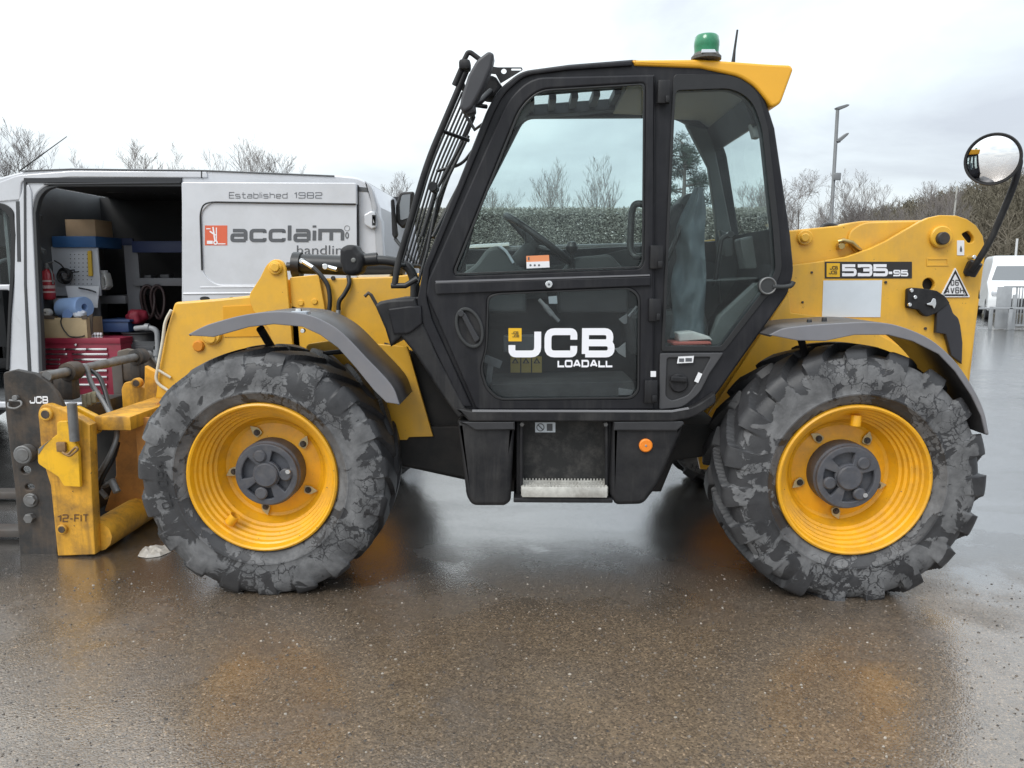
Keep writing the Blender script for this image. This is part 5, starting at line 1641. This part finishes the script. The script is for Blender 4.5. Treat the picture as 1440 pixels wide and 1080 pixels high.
def van_load():
    single('cardboard_box', [pbox(93, 308.5, 133, 333, 3.22, 3.50, .003)], CARD, 'plain cardboard box on top of the blue locker in the van', 'cardboard box')
    fx = at(70, 421, 3.0)
    E = thing('fire_extinguisher', 'red fire extinguisher hung on the van pillar beside the pegboard', 'fire extinguisher', fx)
    r = .048
    h = at(70, 378, 3.0).z - fx.z
    part('cylinder', lathe([(0, 0), (r * .8, 0), (r, .015), (r, h * .8), (r * .8, h * .92), (r * .35, h), (0, h)], fx, 'Z', 28), M('extinguisher_red', (.36, .025, .035), .3, 0, .05, 8, coat=.3), E)
    part('label', [lathe([(r + .001, h * a), (r + .0015, h * a), (r + .0015, h * b), (r + .001, h * b)], fx, 'Z', 28) for a, b in ((.22, .27), (.36, .46), (.58, .63))], M('extinguisher_label', (.55, .40, .38), .5), E)
    part('valve', [tube([fx + Vector((0, 0, h)), fx + Vector((0, 0, h + .05))], .016), tube([fx + Vector((-.02, 0, h + .04)), fx + Vector((.05, 0, h + .055))], .008), tube([fx + Vector((.0, 0, h + .03)), fx + Vector((.05, -.02, h * .9)), fx + Vector((.052, -.02, h * .5))], .008, .03)], GREY_METAL, E)
    c = at(91, 388, 3.12)
    W = thing('cable_reel', 'black coil of cable hung on the grey pegboard in the van', 'cable', c)
    for k in range(5):
        part('cable_loop', tube([c + Vector(((.066 - .008 * k) * cos(a), .008 * sin(3 * a + k), (.066 - .008 * k) * sin(a))) for a in [2 * pi * j / 28 for j in range(28)]], .006, cyclic=True), BLACK_SHINY, W)
    part('cable_end', [tube(spline([c + Vector((-.09, .02, .13)), c + Vector((-.03, 0, .10)), c + Vector((.02, 0, .05)), c + Vector((.09, 0, .05))]), .006), tube(spline([c + Vector((.06, 0, .03)), c + Vector((.12, 0, .035))]), .005)], BLACK_SHINY, W)
    part('reel_hub', lathe([(0, .0), (.022, 0), (.026, .006), (.026, .02)], c, 'Y', 20), GREY_METAL, W)
    single('spirit_level', plate([(122.5, 353, 1.5), (127.5, 352, 1.5), (129.5, 388, 1), (124, 388.5, 1)], 3.17, .02, .003), M('tool_yellow', (.62, .40, .04), .5), 'yellow spirit level hung upright on the grey pegboard', 'spirit level')
    J = thing('jug', 'white plastic jug with a handle beside the pegboard', 'jug', at(144, 409, 3.3))
    part('jug_body', [plate([(138, 384, 2), (147, 383, 2), (149, 390), (151, 402, 3), (147, 408, 2), (138, 408, 2)], 3.28, .10, .012, [[(144, 390, 2), (147, 392, 2), (148.5, 403, 2), (145, 403, 2)]])], M('jug_white', (.68, .68, .66), .4), J)
    part('cap', pbox(139, 380, 147, 384.5, 3.30, 3.36, .006), WHITE, J)
    single('paper_sheet', plate([(92, 402), (139.5, 402.5), (137, 433), (98, 430)], 3.12, .006, .001), M('sheet_white', (.66, .67, .70), .6), 'white card with a dark cable on it propped under the pegboard', 'card')
    single('dark_cable', tube(spline([at(111, 405, 3.10), at(117, 406, 3.09), at(126, 408, 3.09), at(135, 411, 3.10)]), .007), BLACK_SHINY, 'short dark cable lying across the white card in the van', 'cable')
    # carton with blue roll and bits on the chest
    B = thing('open_carton', 'brown open carton with a bent cable down its side on the red tool chest', 'carton', at(93, 478, 2.95))
    a, b = at(57.5, 478, 2.85), at(121, 447, 2.85)
    w = .012
    part('carton', [box((a.x, 2.85, a.z), (b.x, 2.85 + w, b.z), .002), box((a.x, 3.08, a.z), (b.x, 3.08 + w, b.z), .002), box((a.x, 2.863, a.z), (a.x + w, 3.079, b.z), .002), box((b.x - w, 2.863, a.z), (b.x, 3.079, b.z), .002), box((a.x + w, 2.863, a.z), (b.x - w, 3.079, a.z + .01), 0)], CARD2, B)
    part('flap', [plate([(58, 443), (76, 444), (76, 449), (58, 448)], 2.845, .006, .001), plate([(114, 444), (122, 443), (122, 449), (115, 449)], 2.845, .006, .001), plate([(120, 446), (130, 441), (130, 469), (121, 478)], 2.9, .01, .001)], M('carton_dark', (.09, .07, .055), .8), B)
    part('bent_wire', tube(spline([at(87, 446, 2.84), at(85.5, 453, 2.84), at(88, 461, 2.84), at(92, 467, 2.84), at(98, 473, 2.84), at(106, 474, 2.84), at(114, 473.5, 2.84), at(119, 472, 2.84)]), .005), BLACK_SHINY, B)
    rl, rr = at(84, 431, 2.95), at(122, 432, 2.98)
    RB = thing('blue_paper_roll', 'light blue paper roll lying in the brown carton', 'paper roll', at(104, 447, 2.95))
    cr = at(104, 433, 2.97)
    m = lathe([(.028, -.13), (.086, -.13), (.088, -.126), (.088, .126), (.086, .13), (.028, .13), (.028, -.13)], (0, 0, 0), 'X', 32)
    m.transform(Matrix.Translation(cr) @ Matrix.Rotation(radians(-22), 4, 'Z') @ Matrix.Rotation(radians(-4), 4, 'Y'))
    part('roll', m, M('blue_paper', (.27, .40, .66), .8, 0, .05, 9, bump=.1, bs=60), RB)
    part('loose_end', plate([(88, 438, 3), (101, 433, 4), (108, 428, 2), (106, 437, 3), (100, 447, 2), (87, 447, 2)], 2.87, .008, .002), M('blue_paper_dark', (.16, .25, .47), .8, 0, .1, 12), RB)
    single('white_rag', mesh_blob(at(112, 442, 2.89), (.055, .04, .035), 5), M('rag_white', (.60, .63, .70), .85), 'crumpled white paper towel in front of the blue roll', 'paper towel')
    tr = at(66, 440, 2.90)
    m = lathe([(.010, -.03), (.034, -.03), (.036, -.026), (.036, .026), (.034, .03), (.010, .03), (.010, -.03)], tr, 'Y', 24)
    single('tape_roll', m, M('tape_white', (.55, .53, .50), .5), 'small white tape roll on the left rim of the brown carton', 'tape')
    single('grey_canister', [pbox(76, 420, 84, 444, 3.08, 3.16, .01)], M('canister_grey', (.45, .46, .48), .5), 'pale grey canister standing behind the blue paper roll', 'canister')
    # spray bottles
    for k in range(5):
        x = 125.5 + 4.3 * k
        p = at(x, 477.5, 2.92)
        S = thing('small_bottle', ['first', 'second', 'middle', 'fourth', 'last'][k] + ' of the five small white bottles beside the brown carton, counted from the carton', 'bottle', p, 'small white bottles on the tool chest')
        part('bottle_body', lathe([(0, 0), (.011, 0), (.012, .003), (.012, .022), (.006, .028), (.006, .034)], p, 'Z', 14), WHITE, S)
        part('cap', lathe([(.007, .030), (.008, .032), (.008, .040), (.011, .041), (.011, .058), (0, .06)], p, 'Z', 14), WHITE, S)
        part('collar', lathe([(.009, .026), (.0095, .028), (.0095, .032), (.009, .034)], p, 'Z', 12), SEAL, S)
    # tool chest
    a, b = at(56, 566, 2.85), at(154, 476, 2.85)
    base = Vector(((a.x + b.x) / 2, 3.05, a.z))
    K = thing('tool_chest', 'dark red tool chest with bright drawer handles inside the van', 'tool chest', base)
    part('chest_body', box((a.x, 2.85, a.z), (b.x + .09, 3.30, b.z), .006), CHEST, K)
    part('chest_lid', [box((a.x - .004, 2.84, b.z - .045), (b.x + .094, 3.305, b.z + .004), .006)], CHEST, K)
    part('lid_lock', rodY(106, 485, 2.83, 2.842, 1.6, 12), CHROME, K)
    rows = [(491, [(61, 91), (91.5, 121), (121.5, 150)]), (498, [(61, 94), (101, 151)]), (505.5, [(62, 84), (103, 150)]), (512, [(62, 84), (104, 150)]), (521, [(62, 150)]), (530, [(62, 150)]), (541, [(62, 150)])]
    for (y, cols) in rows:
        for (x0, x1) in cols:
            dw = part('drawer', pbox(x0 - .5, y - 2, x1 + .5, y + 4.3, 2.843, 2.86, .002), CHEST, K)
            part('drawer_handle', pbox(x0, y - 1.2, x1, y + 1.3, 2.832, 2.846, .003), CHROME, dw)
    # right half of the load
    single('blue_crate', [pbox(141, 451, 180, 467, 3.1, 3.4, .006), pbox(139, 449.5, 182, 453, 3.09, 3.41, .004)], M('crate_blue', (.03, .06, .15), .4), 'dark blue plastic tray behind the small white bottles', 'tray')
    single('red_bag', mesh_blob(at(193, 446, 3.25), (.085, .09, .075), 9, .25), M('bag_red', (.22, .012, .03), .6, 0, .2, 10), 'dark red holdall under the grey shelf in the van', 'bag')
    D = thing('black_drum', 'black ribbed drum at the right of the van floor', 'drum', at(203, 520, 3.2))
    p = at(203, 520, 3.2)
    hh = at(203, 466, 3.2).z - p.z
    part('drum_body', lathe([(0, 0), (.15, 0), (.155, .01), (.155, hh * .5), (.162, hh * .52), (.155, hh * .56), (.155, hh * .75), (.163, hh * .78), (.155, hh * .82), (.155, hh - .02), (.165, hh - .01), (.165, hh), (.14, hh), (.13, hh - .02), (0, hh - .02)], p, 'Z', 40), M('drum_black', (.025, .025, .027), .45), D)
    part('drum_label', plate(rect(186, 480, 217, 486), 3.042, .004, 0), VAN_GREY, D)
    single('dark_case', [pbox(187, 484, 219, 540, 3.02, 3.06, .006), pbox(190, 487, 216, 494, 3.0, 3.03, .004)], M('case_dark', (.055, .057, .062), .5, 0, .1, 9), 'dark grey plastic case standing in front of the black drum', 'case')
    single('waste_pipe', [tube([at(190, 462, 2.98), at(205, 460, 2.97), at(221, 463, 2.97), at(222, 490, 2.97), at(221, 515, 2.97)], .022, .08), tube([at(204, 460, 2.97), at(210, 460, 2.97)], .030), tube([at(221, 492, 2.97), at(221, 500, 2.97)], .031)], M('pipe_grey', (.27, .28, .29), .4), 'bent grey plastic pipe standing at the right of the van opening', 'pipe')
    for k, (x, lab) in enumerate(((208, 'dark hose loop hanging below the grey shelf, nearer the red holdall'), (222, 'dark hose loop hanging below the grey shelf, nearer the slid door'))):
        c = at(x, 425, 3.42)
        single('hose_loop', [tube([c + Vector((.06 * cos(a), .015 * sin(2 * a), .15 * sin(a))) for a in [2 * pi * j / 28 for j in range(28)]], .012, cyclic=True), tube([c + Vector((.045 * cos(a), .03 + .015 * sin(2 * a), .13 * sin(a))) for a in [2 * pi * j / 28 for j in range(28)]], .012, cyclic=True)], M('hose_brown', (.05, .03, .03), .5), lab, 'hose', 'hoses hanging in the van')
    single('parts_bin', [pbox(225, 386, 237, 392, 3.5, 3.6, .004), pbox(203, 387, 212, 392, 3.5, 3.6, .004)], M('bin_dark', (.07, .07, .075), .5), 'small dark tins on the grey shelf in the van', 'tin')


def mesh_blob(c, s, seed, flat=0.0):
    bm = bmesh.new()
    bmesh.ops.create_icosphere(bm, subdivisions=3, radius=1)
    for v in bm.verts:
        n = noise.noise(v.co * 1.8 + Vector((seed, seed, 0))) * .35 + noise.noise(v.co * 4.5 + Vector((0, seed, seed))) * .14
        q = v.co * (1 + n)
        v.co = Vector((q.x * s[0], q.y * s[1], max(q.z, -.75) * s[2])) + Vector(c)
    me = bpy.data.meshes.new('m')
    bm.to_mesh(me)
    bm.free()
    return finish(me, 60)


van_load()
# ------------------------------------------------------------------ background: hill, hedge, trees, lamp post, parked van, barriers
BARK = M('winter_bark', (.13, .118, .110), .9, 0, .25, 2)
TWIG = M('winter_twigs', (.19, .17, .16), .9, 0, .2, 1.5)


def far(px, py, D):
    """world point at ground distance D (metres) behind a pixel"""
    d = ray(px, py)
    h = math.hypot(d.x, d.y)
    return CAMLOC + d * (D / h)


class Wood:
    def __init__(s):
        s.V, s.F = [], []

    def seg(s, a, b, r0, r1, n=3):
        d = (b - a)
        if d.length < 1e-6:
            return
        d.normalize()
        u = d.orthogonal().normalized()
        v = d.cross(u)
        k = len(s.V)
        for (p, r) in ((a, r0), (b, r1)):
            for i in range(n):
                t = 2 * pi * i / n
                s.V.append(p + (u * cos(t) + v * sin(t)) * r)
        for i in range(n):
            j = (i + 1) % n
            s.F.append((k + i, k + j, k + n + j, k + n + i))

    def mesh(s):
        me = bpy.data.meshes.new('wood')
        me.from_pydata([tuple(v) for v in s.V], [], s.F)
        me.update()
        return me


def tree_meshes(seed, H=9.0, spread=.55, levels=5, trunk_r=.14, twig=.011, kids=(9, 6, 5, 4), up=.25, bare=.22):
    rr = random.Random(seed)
    tr, cr = Wood(), Wood()

    def limb(w, p, d, L, r, lev):
        n = max(2, int(3 + (2 if lev == 0 else 0)))
        pts = [p]
        q = p
        dd = d.copy()
        for i in range(n):
            dd = (dd + Vector((rr.uniform(-1, 1), rr.uniform(-1, 1), rr.uniform(-.4, 1) * up)) * (.07 if lev == 0 else .13)).normalized()
            q = q + dd * (L / n)
            pts.append(q)
        rs = [max(twig * .8, r * (1 - .75 * i / n)) for i in range(n + 1)]
        for i in range(n):
            w.seg(pts[i], pts[i + 1], rs[i], rs[i + 1], 6 if lev == 0 else (4 if lev == 1 else 3))
        if lev >= levels - 1:
            return
        k = kids[min(lev, len(kids) - 1)]
        for j in range(k):
            t = (bare + (1 - bare) * (j + rr.random()) / k) if lev == 0 else (.2 + .8 * (j + rr.random()) / k)
            f = t * n
            i = min(int(f), n - 1)
            bp = pts[i].lerp(pts[i + 1], f - i)
            base = (pts[i + 1] - pts[i]).normalized()
            a = rr.uniform(0, 2 * pi)
            o = base.orthogonal().normalized()
            side = (o * cos(a) + base.cross(o) * sin(a))
            nd = (base * (1 - spread * rr.uniform(.7, 1.15)) + side * spread * rr.uniform(.8, 1.3) + Vector((0, 0, up * .5))).normalized()
            nl = L * (rr.uniform(.38, .60) if lev == 0 else rr.uniform(.42, .68)) * (1.15 - .45 * t)
            limb(cr, bp, nd, nl, max(twig, rs[i] * .55), lev + 1)
    limb(tr, Vector((0, 0, -.1)), Vector((0, 0, 1)), H * .80, trunk_r, 0)
    return tr.mesh(), cr.mesh()


def make_tree(name, label, loc, seed, H, group=None, **kw):
    t = thing(name, label, 'tree', (0, 0, 0), group)
    a, b = tree_meshes(seed, H, **kw)
    part('trunk', a, BARK, t)
    part('crown', b, TWIG, t)
    t.location = loc
    return t


def background():
    # ---- wooded hill rising to the right
    prof = [(900, 372), (1050, 362), (1150, 340), (1230, 318), (1290, 303), (1350, 287), (1400, 274), (1440, 266), (1520, 248), (1650, 225), (1850, 205), (2200, 195)]

    def crest(px):
        for (a, b) in zip(prof, prof[1:]):
            if a[0] <= px <= b[0]:
                return a[1] + (b[1] - a[1]) * (px - a[0]) / (b[0] - a[0])
        return prof[0][1] if px < prof[0][0] else prof[-1][1]
    V, Fc = [], []
    nx, ny = 70, 16
    for j in range(ny):
        t = j / (ny - 1)
        for i in range(nx):
            px = 900 + 1300 * i / (nx - 1)
            D = 75 + 75 * t
            top = far(px, crest(px) + 14, 150)
            p = far(px, 380, D)
            z = -.3 + (top.z + .3) * (t ** .8)
            V.append((p.x, p.y, z + (1.2 * noise.noise(Vector((p.x * .06, p.y * .06, 0))) if 0 < j else 0)))
    for j in range(ny - 1):
        for i in range(nx - 1):
            a = j * nx + i
            Fc.append((a, a + 1, a + nx + 1, a + nx))
    HILLM = M('hillside_scrub', (.105, .092, .062), .95, 0, .35, .25, dirt=((.06, .07, .035), .7, .12))
    part('hill', mesh_of(V, Fc, 80), HILLM, None, kind='structure')
    # woodland on it: thin trunks and twiggy heads, one mass
    W = Wood()
    rr = random.Random(11)
    for k in range(2600):
        px = rr.uniform(1180, 1720)
        t = rr.random() ** .7
        D = 75 + 75 * t
        top = far(px, crest(px) + 14, 150)
        p = far(px, 380, D)
        z = -.3 + (top.z + .3) * (t ** .8)
        h = rr.uniform(2.2, 5.0)
        b = Vector((p.x, p.y, z))
        lean = Vector((rr.uniform(-.12, .12), rr.uniform(-.1, .1), 1))
        W.seg(b, b + lean * h, .10, .03)
        for q in range(9):
            f = rr.uniform(.25, .95)
            s = b + lean * h * f
            e = s + Vector((rr.uniform(-1, 1), rr.uniform(-1, 1), rr.uniform(.3, 1.3))) * h * .26
            W.seg(s, e, .05, .02)
            for u in range(2):
                m = s.lerp(e, rr.uniform(.4, .9))
                W.seg(m, m + Vector((rr.uniform(-1, 1), rr.uniform(-1, 1), rr.uniform(.1, 1))) * h * .13, .035, .02)
    q = NB('woodland_wood')
    geo = q.N.new('ShaderNodeNewGeometry')
    q.set(Base_Color=q.ramp(q.noise(.12, 4), (.3, (.085, .078, .050)), (.7, (.15, .128, .100))), Roughness=.95)
    part('woodland', W.mesh(), q.m, None, kind='stuff')

    # ---- bare trees
    specs = [  # px of trunk, py of top, distance, seed-variant, spread, label
        (38, 178, 34, 0, .50, 'bare tree farthest left above the van roof, beside its aerial'),
        (95, 205, 36, 1, .50, 'small bare tree above the van roof just right of the aerial'),
        (205, 202, 36, 2, .5, 'bare tree above the van roof over the open side doorway'),
        (268, 204, 38, 1, .5, 'thin bare tree above the van roof at the front edge of the slid door'),
        (342, 196, 34, 3, .5, 'broad bare tree above the van roof over the word on its door'),
        (395, 212, 38, 0, .5, 'small bare tree above the van roof, right of the broad one'),
        (556, 240, 44, 2, .5, 'bare tree seen between the van rear and the cab guard'),
        (786, 222, 34, 4, .42, 'bare tree through the door window, left one of two above the hedge'),
        (834, 218, 33, 5, .42, 'bare tree through the door window, right one of two above the hedge'),
        (690, 262, 40, 0, .45, 'faint bare tree through the front corner of the door window'),
        (1052, 250, 36, 3, .5, 'bare tree seen through the rear window of the cab'),
        (1080, 255, 40, 2, .5, 'bare tree at the rear edge of the cab, behind its rear window'),
        (1132, 238, 36, 6, .56, 'broad bare tree just right of the cab'),
        (1185, 262, 40, 1, .5, 'bare tree at the foot of the tall lamp post'),
        (1222, 238, 40, 2, .40, 'tall bare tree to the right of the lamp post'),
        (1248, 256, 42, 5, .45, 'bare tree right of the tall one, over the boom'),
        (1308, 252, 60, 0, .42, 'bare tree on the hill edge left of the round mirror'),
        (1276, 272, 62, 1, .45, 'small bare tree on the lower hill edge'),
        (1345, 258, 70, 4, .40, 'thin bare tree on the hill crest under the round mirror'),
        (1160, 285, 48, 4, .5, 'low bare tree between the broad one and the lamp post'),
        (1206, 288, 50, 6, .5, 'low bare tree behind the tall one right of the lamp post'),
    ]
    protos = {}
    for (px, py, D, v, sp, lab) in specs:
        top = far(px, py, D)
        key = v
        if key not in protos:
            H0 = 7.0
            kw = dict(levels=5, trunk_r=.085, twig=.0062, spread=sp)
            if v in (4, 5):
                kw.update(kids=(16, 7, 5, 3), up=.9, bare=.12)
            elif v == 6:
                kw.update(kids=(13, 8, 6, 3), spread=.62, up=.5, bare=.2)
            else:
                kw.update(kids=(14, 7, 6, 3), up=.8, bare=.2)
            t = make_tree('bare_tree', lab, (0, 0, 0), 40 + v, H0, 'bare trees beyond the yard', **kw)
            zt = max(c.z for o in t.children for c in [Vector(b) for b in o.bound_box])
            protos[key] = (t, zt)
            o = t
        else:
            o = copy_thing(protos[key][0], (0, 0, 0), 0, 1, lab)
        s = (top.z + .1) / protos[key][1]
        o.location = (top.x, top.y, 0)
        o.rotation_euler = (0, 0, R.uniform(0, 6))
        o.scale = (s * R.uniform(.9, 1.05), s * R.uniform(.9, 1.05), s)

    # ---- pine behind the rear side window
    top = far(962, 196, 40)
    P = thing('pine_tree', 'dark evergreen pine seen through the rear side window of the cab', 'tree', (top.x, top.y, 0))
    w = Wood()
    rr = random.Random(4)
    Hh = top.z
    w.seg(Vector((top.x, top.y, -.1)), Vector((top.x + .1, top.y, Hh * .95)), .22, .05, 8)
    nl = Wood()
    clumps = []
    for k in range(46):
        z = Hh * (.28 + .70 * rr.random())
        a = rr.uniform(0, 2 * pi)
        L = (1.9 - 1.2 * (z / Hh - .28) / .72) * rr.uniform(.6, 1.1)
        s = Vector((top.x, top.y, z))
        e = s + Vector((cos(a) * L, sin(a) * L, rr.uniform(-.1, .5)))
        w.seg(s, e, .05, .02, 4)
        for q in range(5):
            clumps.append(s.lerp(e, rr.uniform(.45, 1.05)) + Vector((rr.gauss(0, .16), rr.gauss(0, .16), rr.gauss(.05, .12))))
    part('trunk', w.mesh(), BARK, P)
    NV, NF = [], []
    for c in clumps:
        for q in range(60):
            d = Vector((rr.gauss(0, 1), rr.gauss(0, 1), rr.gauss(.2, .8))).normalized()
            s = c + d * rr.uniform(0, .28)
            u = d.orthogonal().normalized() * .022
            b = len(NV)
            NV += [s - u, s + u, s + d * rr.uniform(.12, .24)]
            NF.append((b, b + 1, b + 2))
    me = bpy.data.meshes.new('needles')
    me.from_pydata([tuple(v) for v in NV], [], NF)
    me.update()
    part('crown', me, M('pine_needles', (.030, .050, .036), .8, 0, .4, 1.2), P)

    # ---- long clipped hedge at the end of the yard
    D = 20.0
    l, r_ = far(470, 293, D), far(1085, 296, D)
    y0 = min(l.y, r_.y)
    ztop = far(740, 293.5, y0 - CAMLOC.y).z
    Hd = thing('hedge', 'long grey green clipped hedge with a flat top at the end of the yard', 'hedge', ((l.x + r_.x) / 2, y0 + .6, 0))
    core = box((l.x, y0 + .18, -.05), (r_.x, y0 + 1.3, ztop - .10), .08)
    part('inner_growth', core, M('hedge_core', (.035, .036, .026), .95, 0, .4, 1.5), Hd)
    rr = random.Random(21)
    NV, NF = [], []
    Lx = r_.x - l.x
    for k in range(100000):
        x = l.x + rr.random() * Lx
        z = rr.random() ** .9 * (ztop + .02)
        on_top = rr.random() < .12
        if on_top:
            z = ztop + .02 * noise.noise(Vector((x * 5, 0, 0))) + .035 * abs(sin(x * 26)) + rr.uniform(-.08, .02)
            y = y0 + rr.uniform(0, 1.3)
        else:
            y = y0 + .22 * noise.noise(Vector((x * 1.6, z * .7, 2))) + .08 * noise.noise(Vector((x * 6, z * 2, 5))) + rr.uniform(-.02, .16)
        d = Vector((rr.gauss(0, .6), rr.gauss(-.4, .6), rr.gauss(.35, .6))).normalized()
        u = d.orthogonal().normalized()
        s = rr.uniform(.020, .046)
        p = Vector((x, y, z))
        b = len(NV)
        NV += [p - u * s * .4, p + d * s, p + u * s * .4, p - d * s * .7]
        NF.append((b, b + 1, b + 2, b + 3))
    me = bpy.data.meshes.new('leaves')
    me.from_pydata([tuple(v) for v in NV], [], NF)
    me.update()
    q = NB('hedge_leaf')
    geo = q.N.new('ShaderNodeNewGeometry')
    q.set(Base_Color=q.ramp(geo.outputs['Random Per Island'], (0, (.15, .152, .12)), (.5, (.23, .228, .19)), (.88, (.30, .295, .26)), (1, (.60, .58, .55))), Roughness=.6)
    part('leaves', me, q.m, Hd, kind='stuff')

    # ---- lamp post
    base = far(1166, 325, 38)
    tp = far(1178, 152, 38)
    L = thing('lamp_post', 'tall grey lamp post with two lamp heads beside the cab', 'lamp post', (base.x, base.y, 0))
    GAL = M('galvanised_grey', (.22, .225, .23), .45, .5, .1, 4)
    bx = Vector((tp.x, tp.y, 0))
    part('pole', tube([bx, bx + Vector((0, 0, tp.z * .45)), bx + Vector((0, 0, tp.z * .46)), bx + Vector((0, 0, tp.z))], .1, radii=[1.15, 1.1, .8, .75]), GAL, L)
    part('control_box', box(bx + Vector((-.05, -.2, far(1170, 254, 38).z)), bx + Vector((.25, -.08, far(1170, 247, 38).z + .1)), .02), GAL, L)
    z2 = far(1178, 197, 38).z

    def headlamp_(c, ang, nm, sc=1):
        m = plate_w([(-.10, -.03, .02), (.05, -.10, .06), (.42, -.05, .05), (.50, 0, .03), (.40, .06, .05), (.0, .05, .04), (-.12, .03, .02)], -.12, .24, .03)
        m.transform(Matrix.Translation(c) @ Matrix.Rotation(-ang, 4, 'Y') @ Matrix.Scale(sc, 4))
        hd = part(nm, m, M('lamp_head_grey', (.16, .165, .17), .4), L)
        m = plate_w([(.06, -.095), (.36, -.055), (.36, -.045), (.06, -.08)], -.10, .2, .002)
        m.transform(Matrix.Translation(c) @ Matrix.Rotation(-ang, 4, 'Y') @ Matrix.Scale(sc, 4))
        part('lamp_glass', m, M('lamp_glass', (.35, .36, .36), .2), hd)
    headlamp_(bx + Vector((0, 0, tp.z)), radians(14), 'lamp_head', 1.0)
    headlamp_(bx + Vector((.1, 0, z2)), radians(35), 'lamp_head', 1.05)
    part('lamp_arm', tube([bx + Vector((0, 0, z2 - .12)), bx + Vector((.2, 0, z2 - .05))], .04), GAL, L)

    # ---- thin leaning pole on the hill by the boom pivot
    a, b = far(1338, 312, 60), far(1346, 262, 60)
    single('thin_pole', tube([(a.x, a.y, .5), b], .06), M('pole_pale', (.40, .39, .36), .7), 'thin pale leaning pole in front of the wooded hill', 'pole')

    # ---- white van parked far right
    c = far(1400, 440, 30)
    Wv = thing('white_van', 'white van parked beyond the galvanised barriers under the hill', 'van', (c.x, c.y, 0))
    WP = M('white_van_paint', (.78, .79, .80), .3, 0, .03, 1, coat=.4)
    sideP = [(-2.0, .28, .1), (-2.05, .75, .15), (-1.95, 1.02, .2), (-1.15, 1.28, .1), (-.80, 1.76, .1), (-.45, 2.02, .25), (.2, 2.15, .3), (3.2, 2.16, .2), (3.3, .3, .1)]
    m = plate_w(sideP, 0, 1.95, .10, res=3)
    Mv = Matrix.Translation((far(1384, 430, 30).x + .1, far(1384, 430, 30).y, 0)) @ Matrix.Rotation(radians(64), 4, 'Z') @ Matrix.Translation((2.0, -1.95, 0))

    def pv(me, nm, mat, par=None):
        me.transform(Mv)
        return part(nm, me, mat, par or Wv)
    for v in m.vertices:      # sides lean in above the waist
        if v.co.z > 1.2:
            v.co.y = .975 + (v.co.y - .975) * (1 - .24 * (v.co.z - 1.2) / .95)
    bodyv = pv(m, 'body', WP)
    DG = M('vehicle_glass_sky_grey', (.15, .16, .17), .06, 0, spec=.9)  # base grey lifted to carry the sky's reflection in the glass
    pv(mesh_of([(-1.17, .12, 1.28), (-1.17, 1.83, 1.28), (-.82, 1.68, 1.78), (-.82, .27, 1.78), (-1.0, .14, 1.22), (-1.0, 1.81, 1.22), (-.7, 1.66, 1.66), (-.7, .29, 1.66)], [(0, 1, 2, 3), (4, 7, 6, 5), (0, 4, 5, 1), (1, 5, 6, 2), (2, 6, 7, 3), (3, 7, 4, 0)]), 'windscreen', DG)
    pv(box((-1.0, -.02, 1.30), (.1, .03, 1.85), .03), 'side_window', DG)
    pv(box((-2.10, .35, .45), (-1.9, 1.6, .72), .04), 'grille', M('dark_grille', (.02, .02, .022), .5))
    pv(box((-2.12, .05, .25), (-1.85, 1.9, .42), .06), 'bumper', M('dark_bumper', (.035, .035, .037), .55))
    for y in (.08, 1.52):
        pv(box((-2.07, y, .78), (-1.7, y + .35, .98), .06), 'headlight', M('headlight_lens', (.55, .57, .6), .15, .2))
    for x in (-1.25, 2.3):
        for y in (-.02, 1.75):
            pv(lathe([(0, 0), (.2, .0), (.22, .01), (.33, .01), (.34, .04), (.34, .2), (0, .2)], (x, y, .34), 'Y', 28), 'wheel', RUBBER)
    pv(tube([(-.75, -.05, 1.32), (-.8, -.25, 1.4)], .05), 'door_mirror', RUBBER)
    single('distant_post', tube([far(1426, 385, 45) * 1, Vector((far(1426, 385, 45).x, far(1426, 385, 45).y, 3.2))], .05), M('post_white', (.6, .6, .6), .6), 'pale post standing behind the white van', 'post')

    # ---- galvanised barriers
    GB = M('galvanised_barrier', (.36, .37, .38), .42, .3, .12, 5)
    BB = thing('barrier', 'galvanised steel railing panel in front of the white van', 'barrier', far(1430, 450, 25) * 1)
    bz = far(1430, 450, 25)
    BB.location.z = 0
    ORG[BB.name].z = 0
    x0, x1, y = far(1393, 450, 25).x, far(1393, 450, 25).x + 3.2, far(1393, 450, 25).y
    part('top_rail', box((x0 + .3, y - .02, 1.14), (x1, y + .03, 1.19), .008), GB, BB)
    part('bottom_rail', box((x0 + .3, y - .02, .08), (x1, y + .03, .13), .008), GB, BB)
    for k in range(34):
        x = x0 + .62 + .085 * k
        part('bar', box((x, y - .010, .13), (x + (.028 if k % 3 else .05), y + .010, 1.14), .004), GB, BB)
    part('rail', box((x0 - .5, y - .30, .56), (x1, y - .25, .61), .008), GB, BB)
    part('rail_post', [box((x0 + .30, y - .30, 0), (x0 + .40, y - .24, .60), .008), box((x0 + 2.4, y - .30, 0), (x0 + 2.5, y - .24, .60), .008)], GB, BB)
    S2 = thing('gate_panel', 'flat galvanised sheet panel leaning at the left end of the railing', 'gate panel', (x0 + .2, y - .1, 0))
    part('sheet', box((x0 + .05, y - .12, .02), (x0 + .45, y - .09, 1.17), .006), GB, S2)
    part('frame', [box((x0 - .10, y - .13, .0), (x0 - .02, y - .06, .62), .006), box((x0 + .5, y - .13, 0), (x0 + .6, y - .07, .95), .006), box((x0 - .10, y - .13, .56), (x0 + .04, y - .08, .62), .006)], GB, S2)


background()
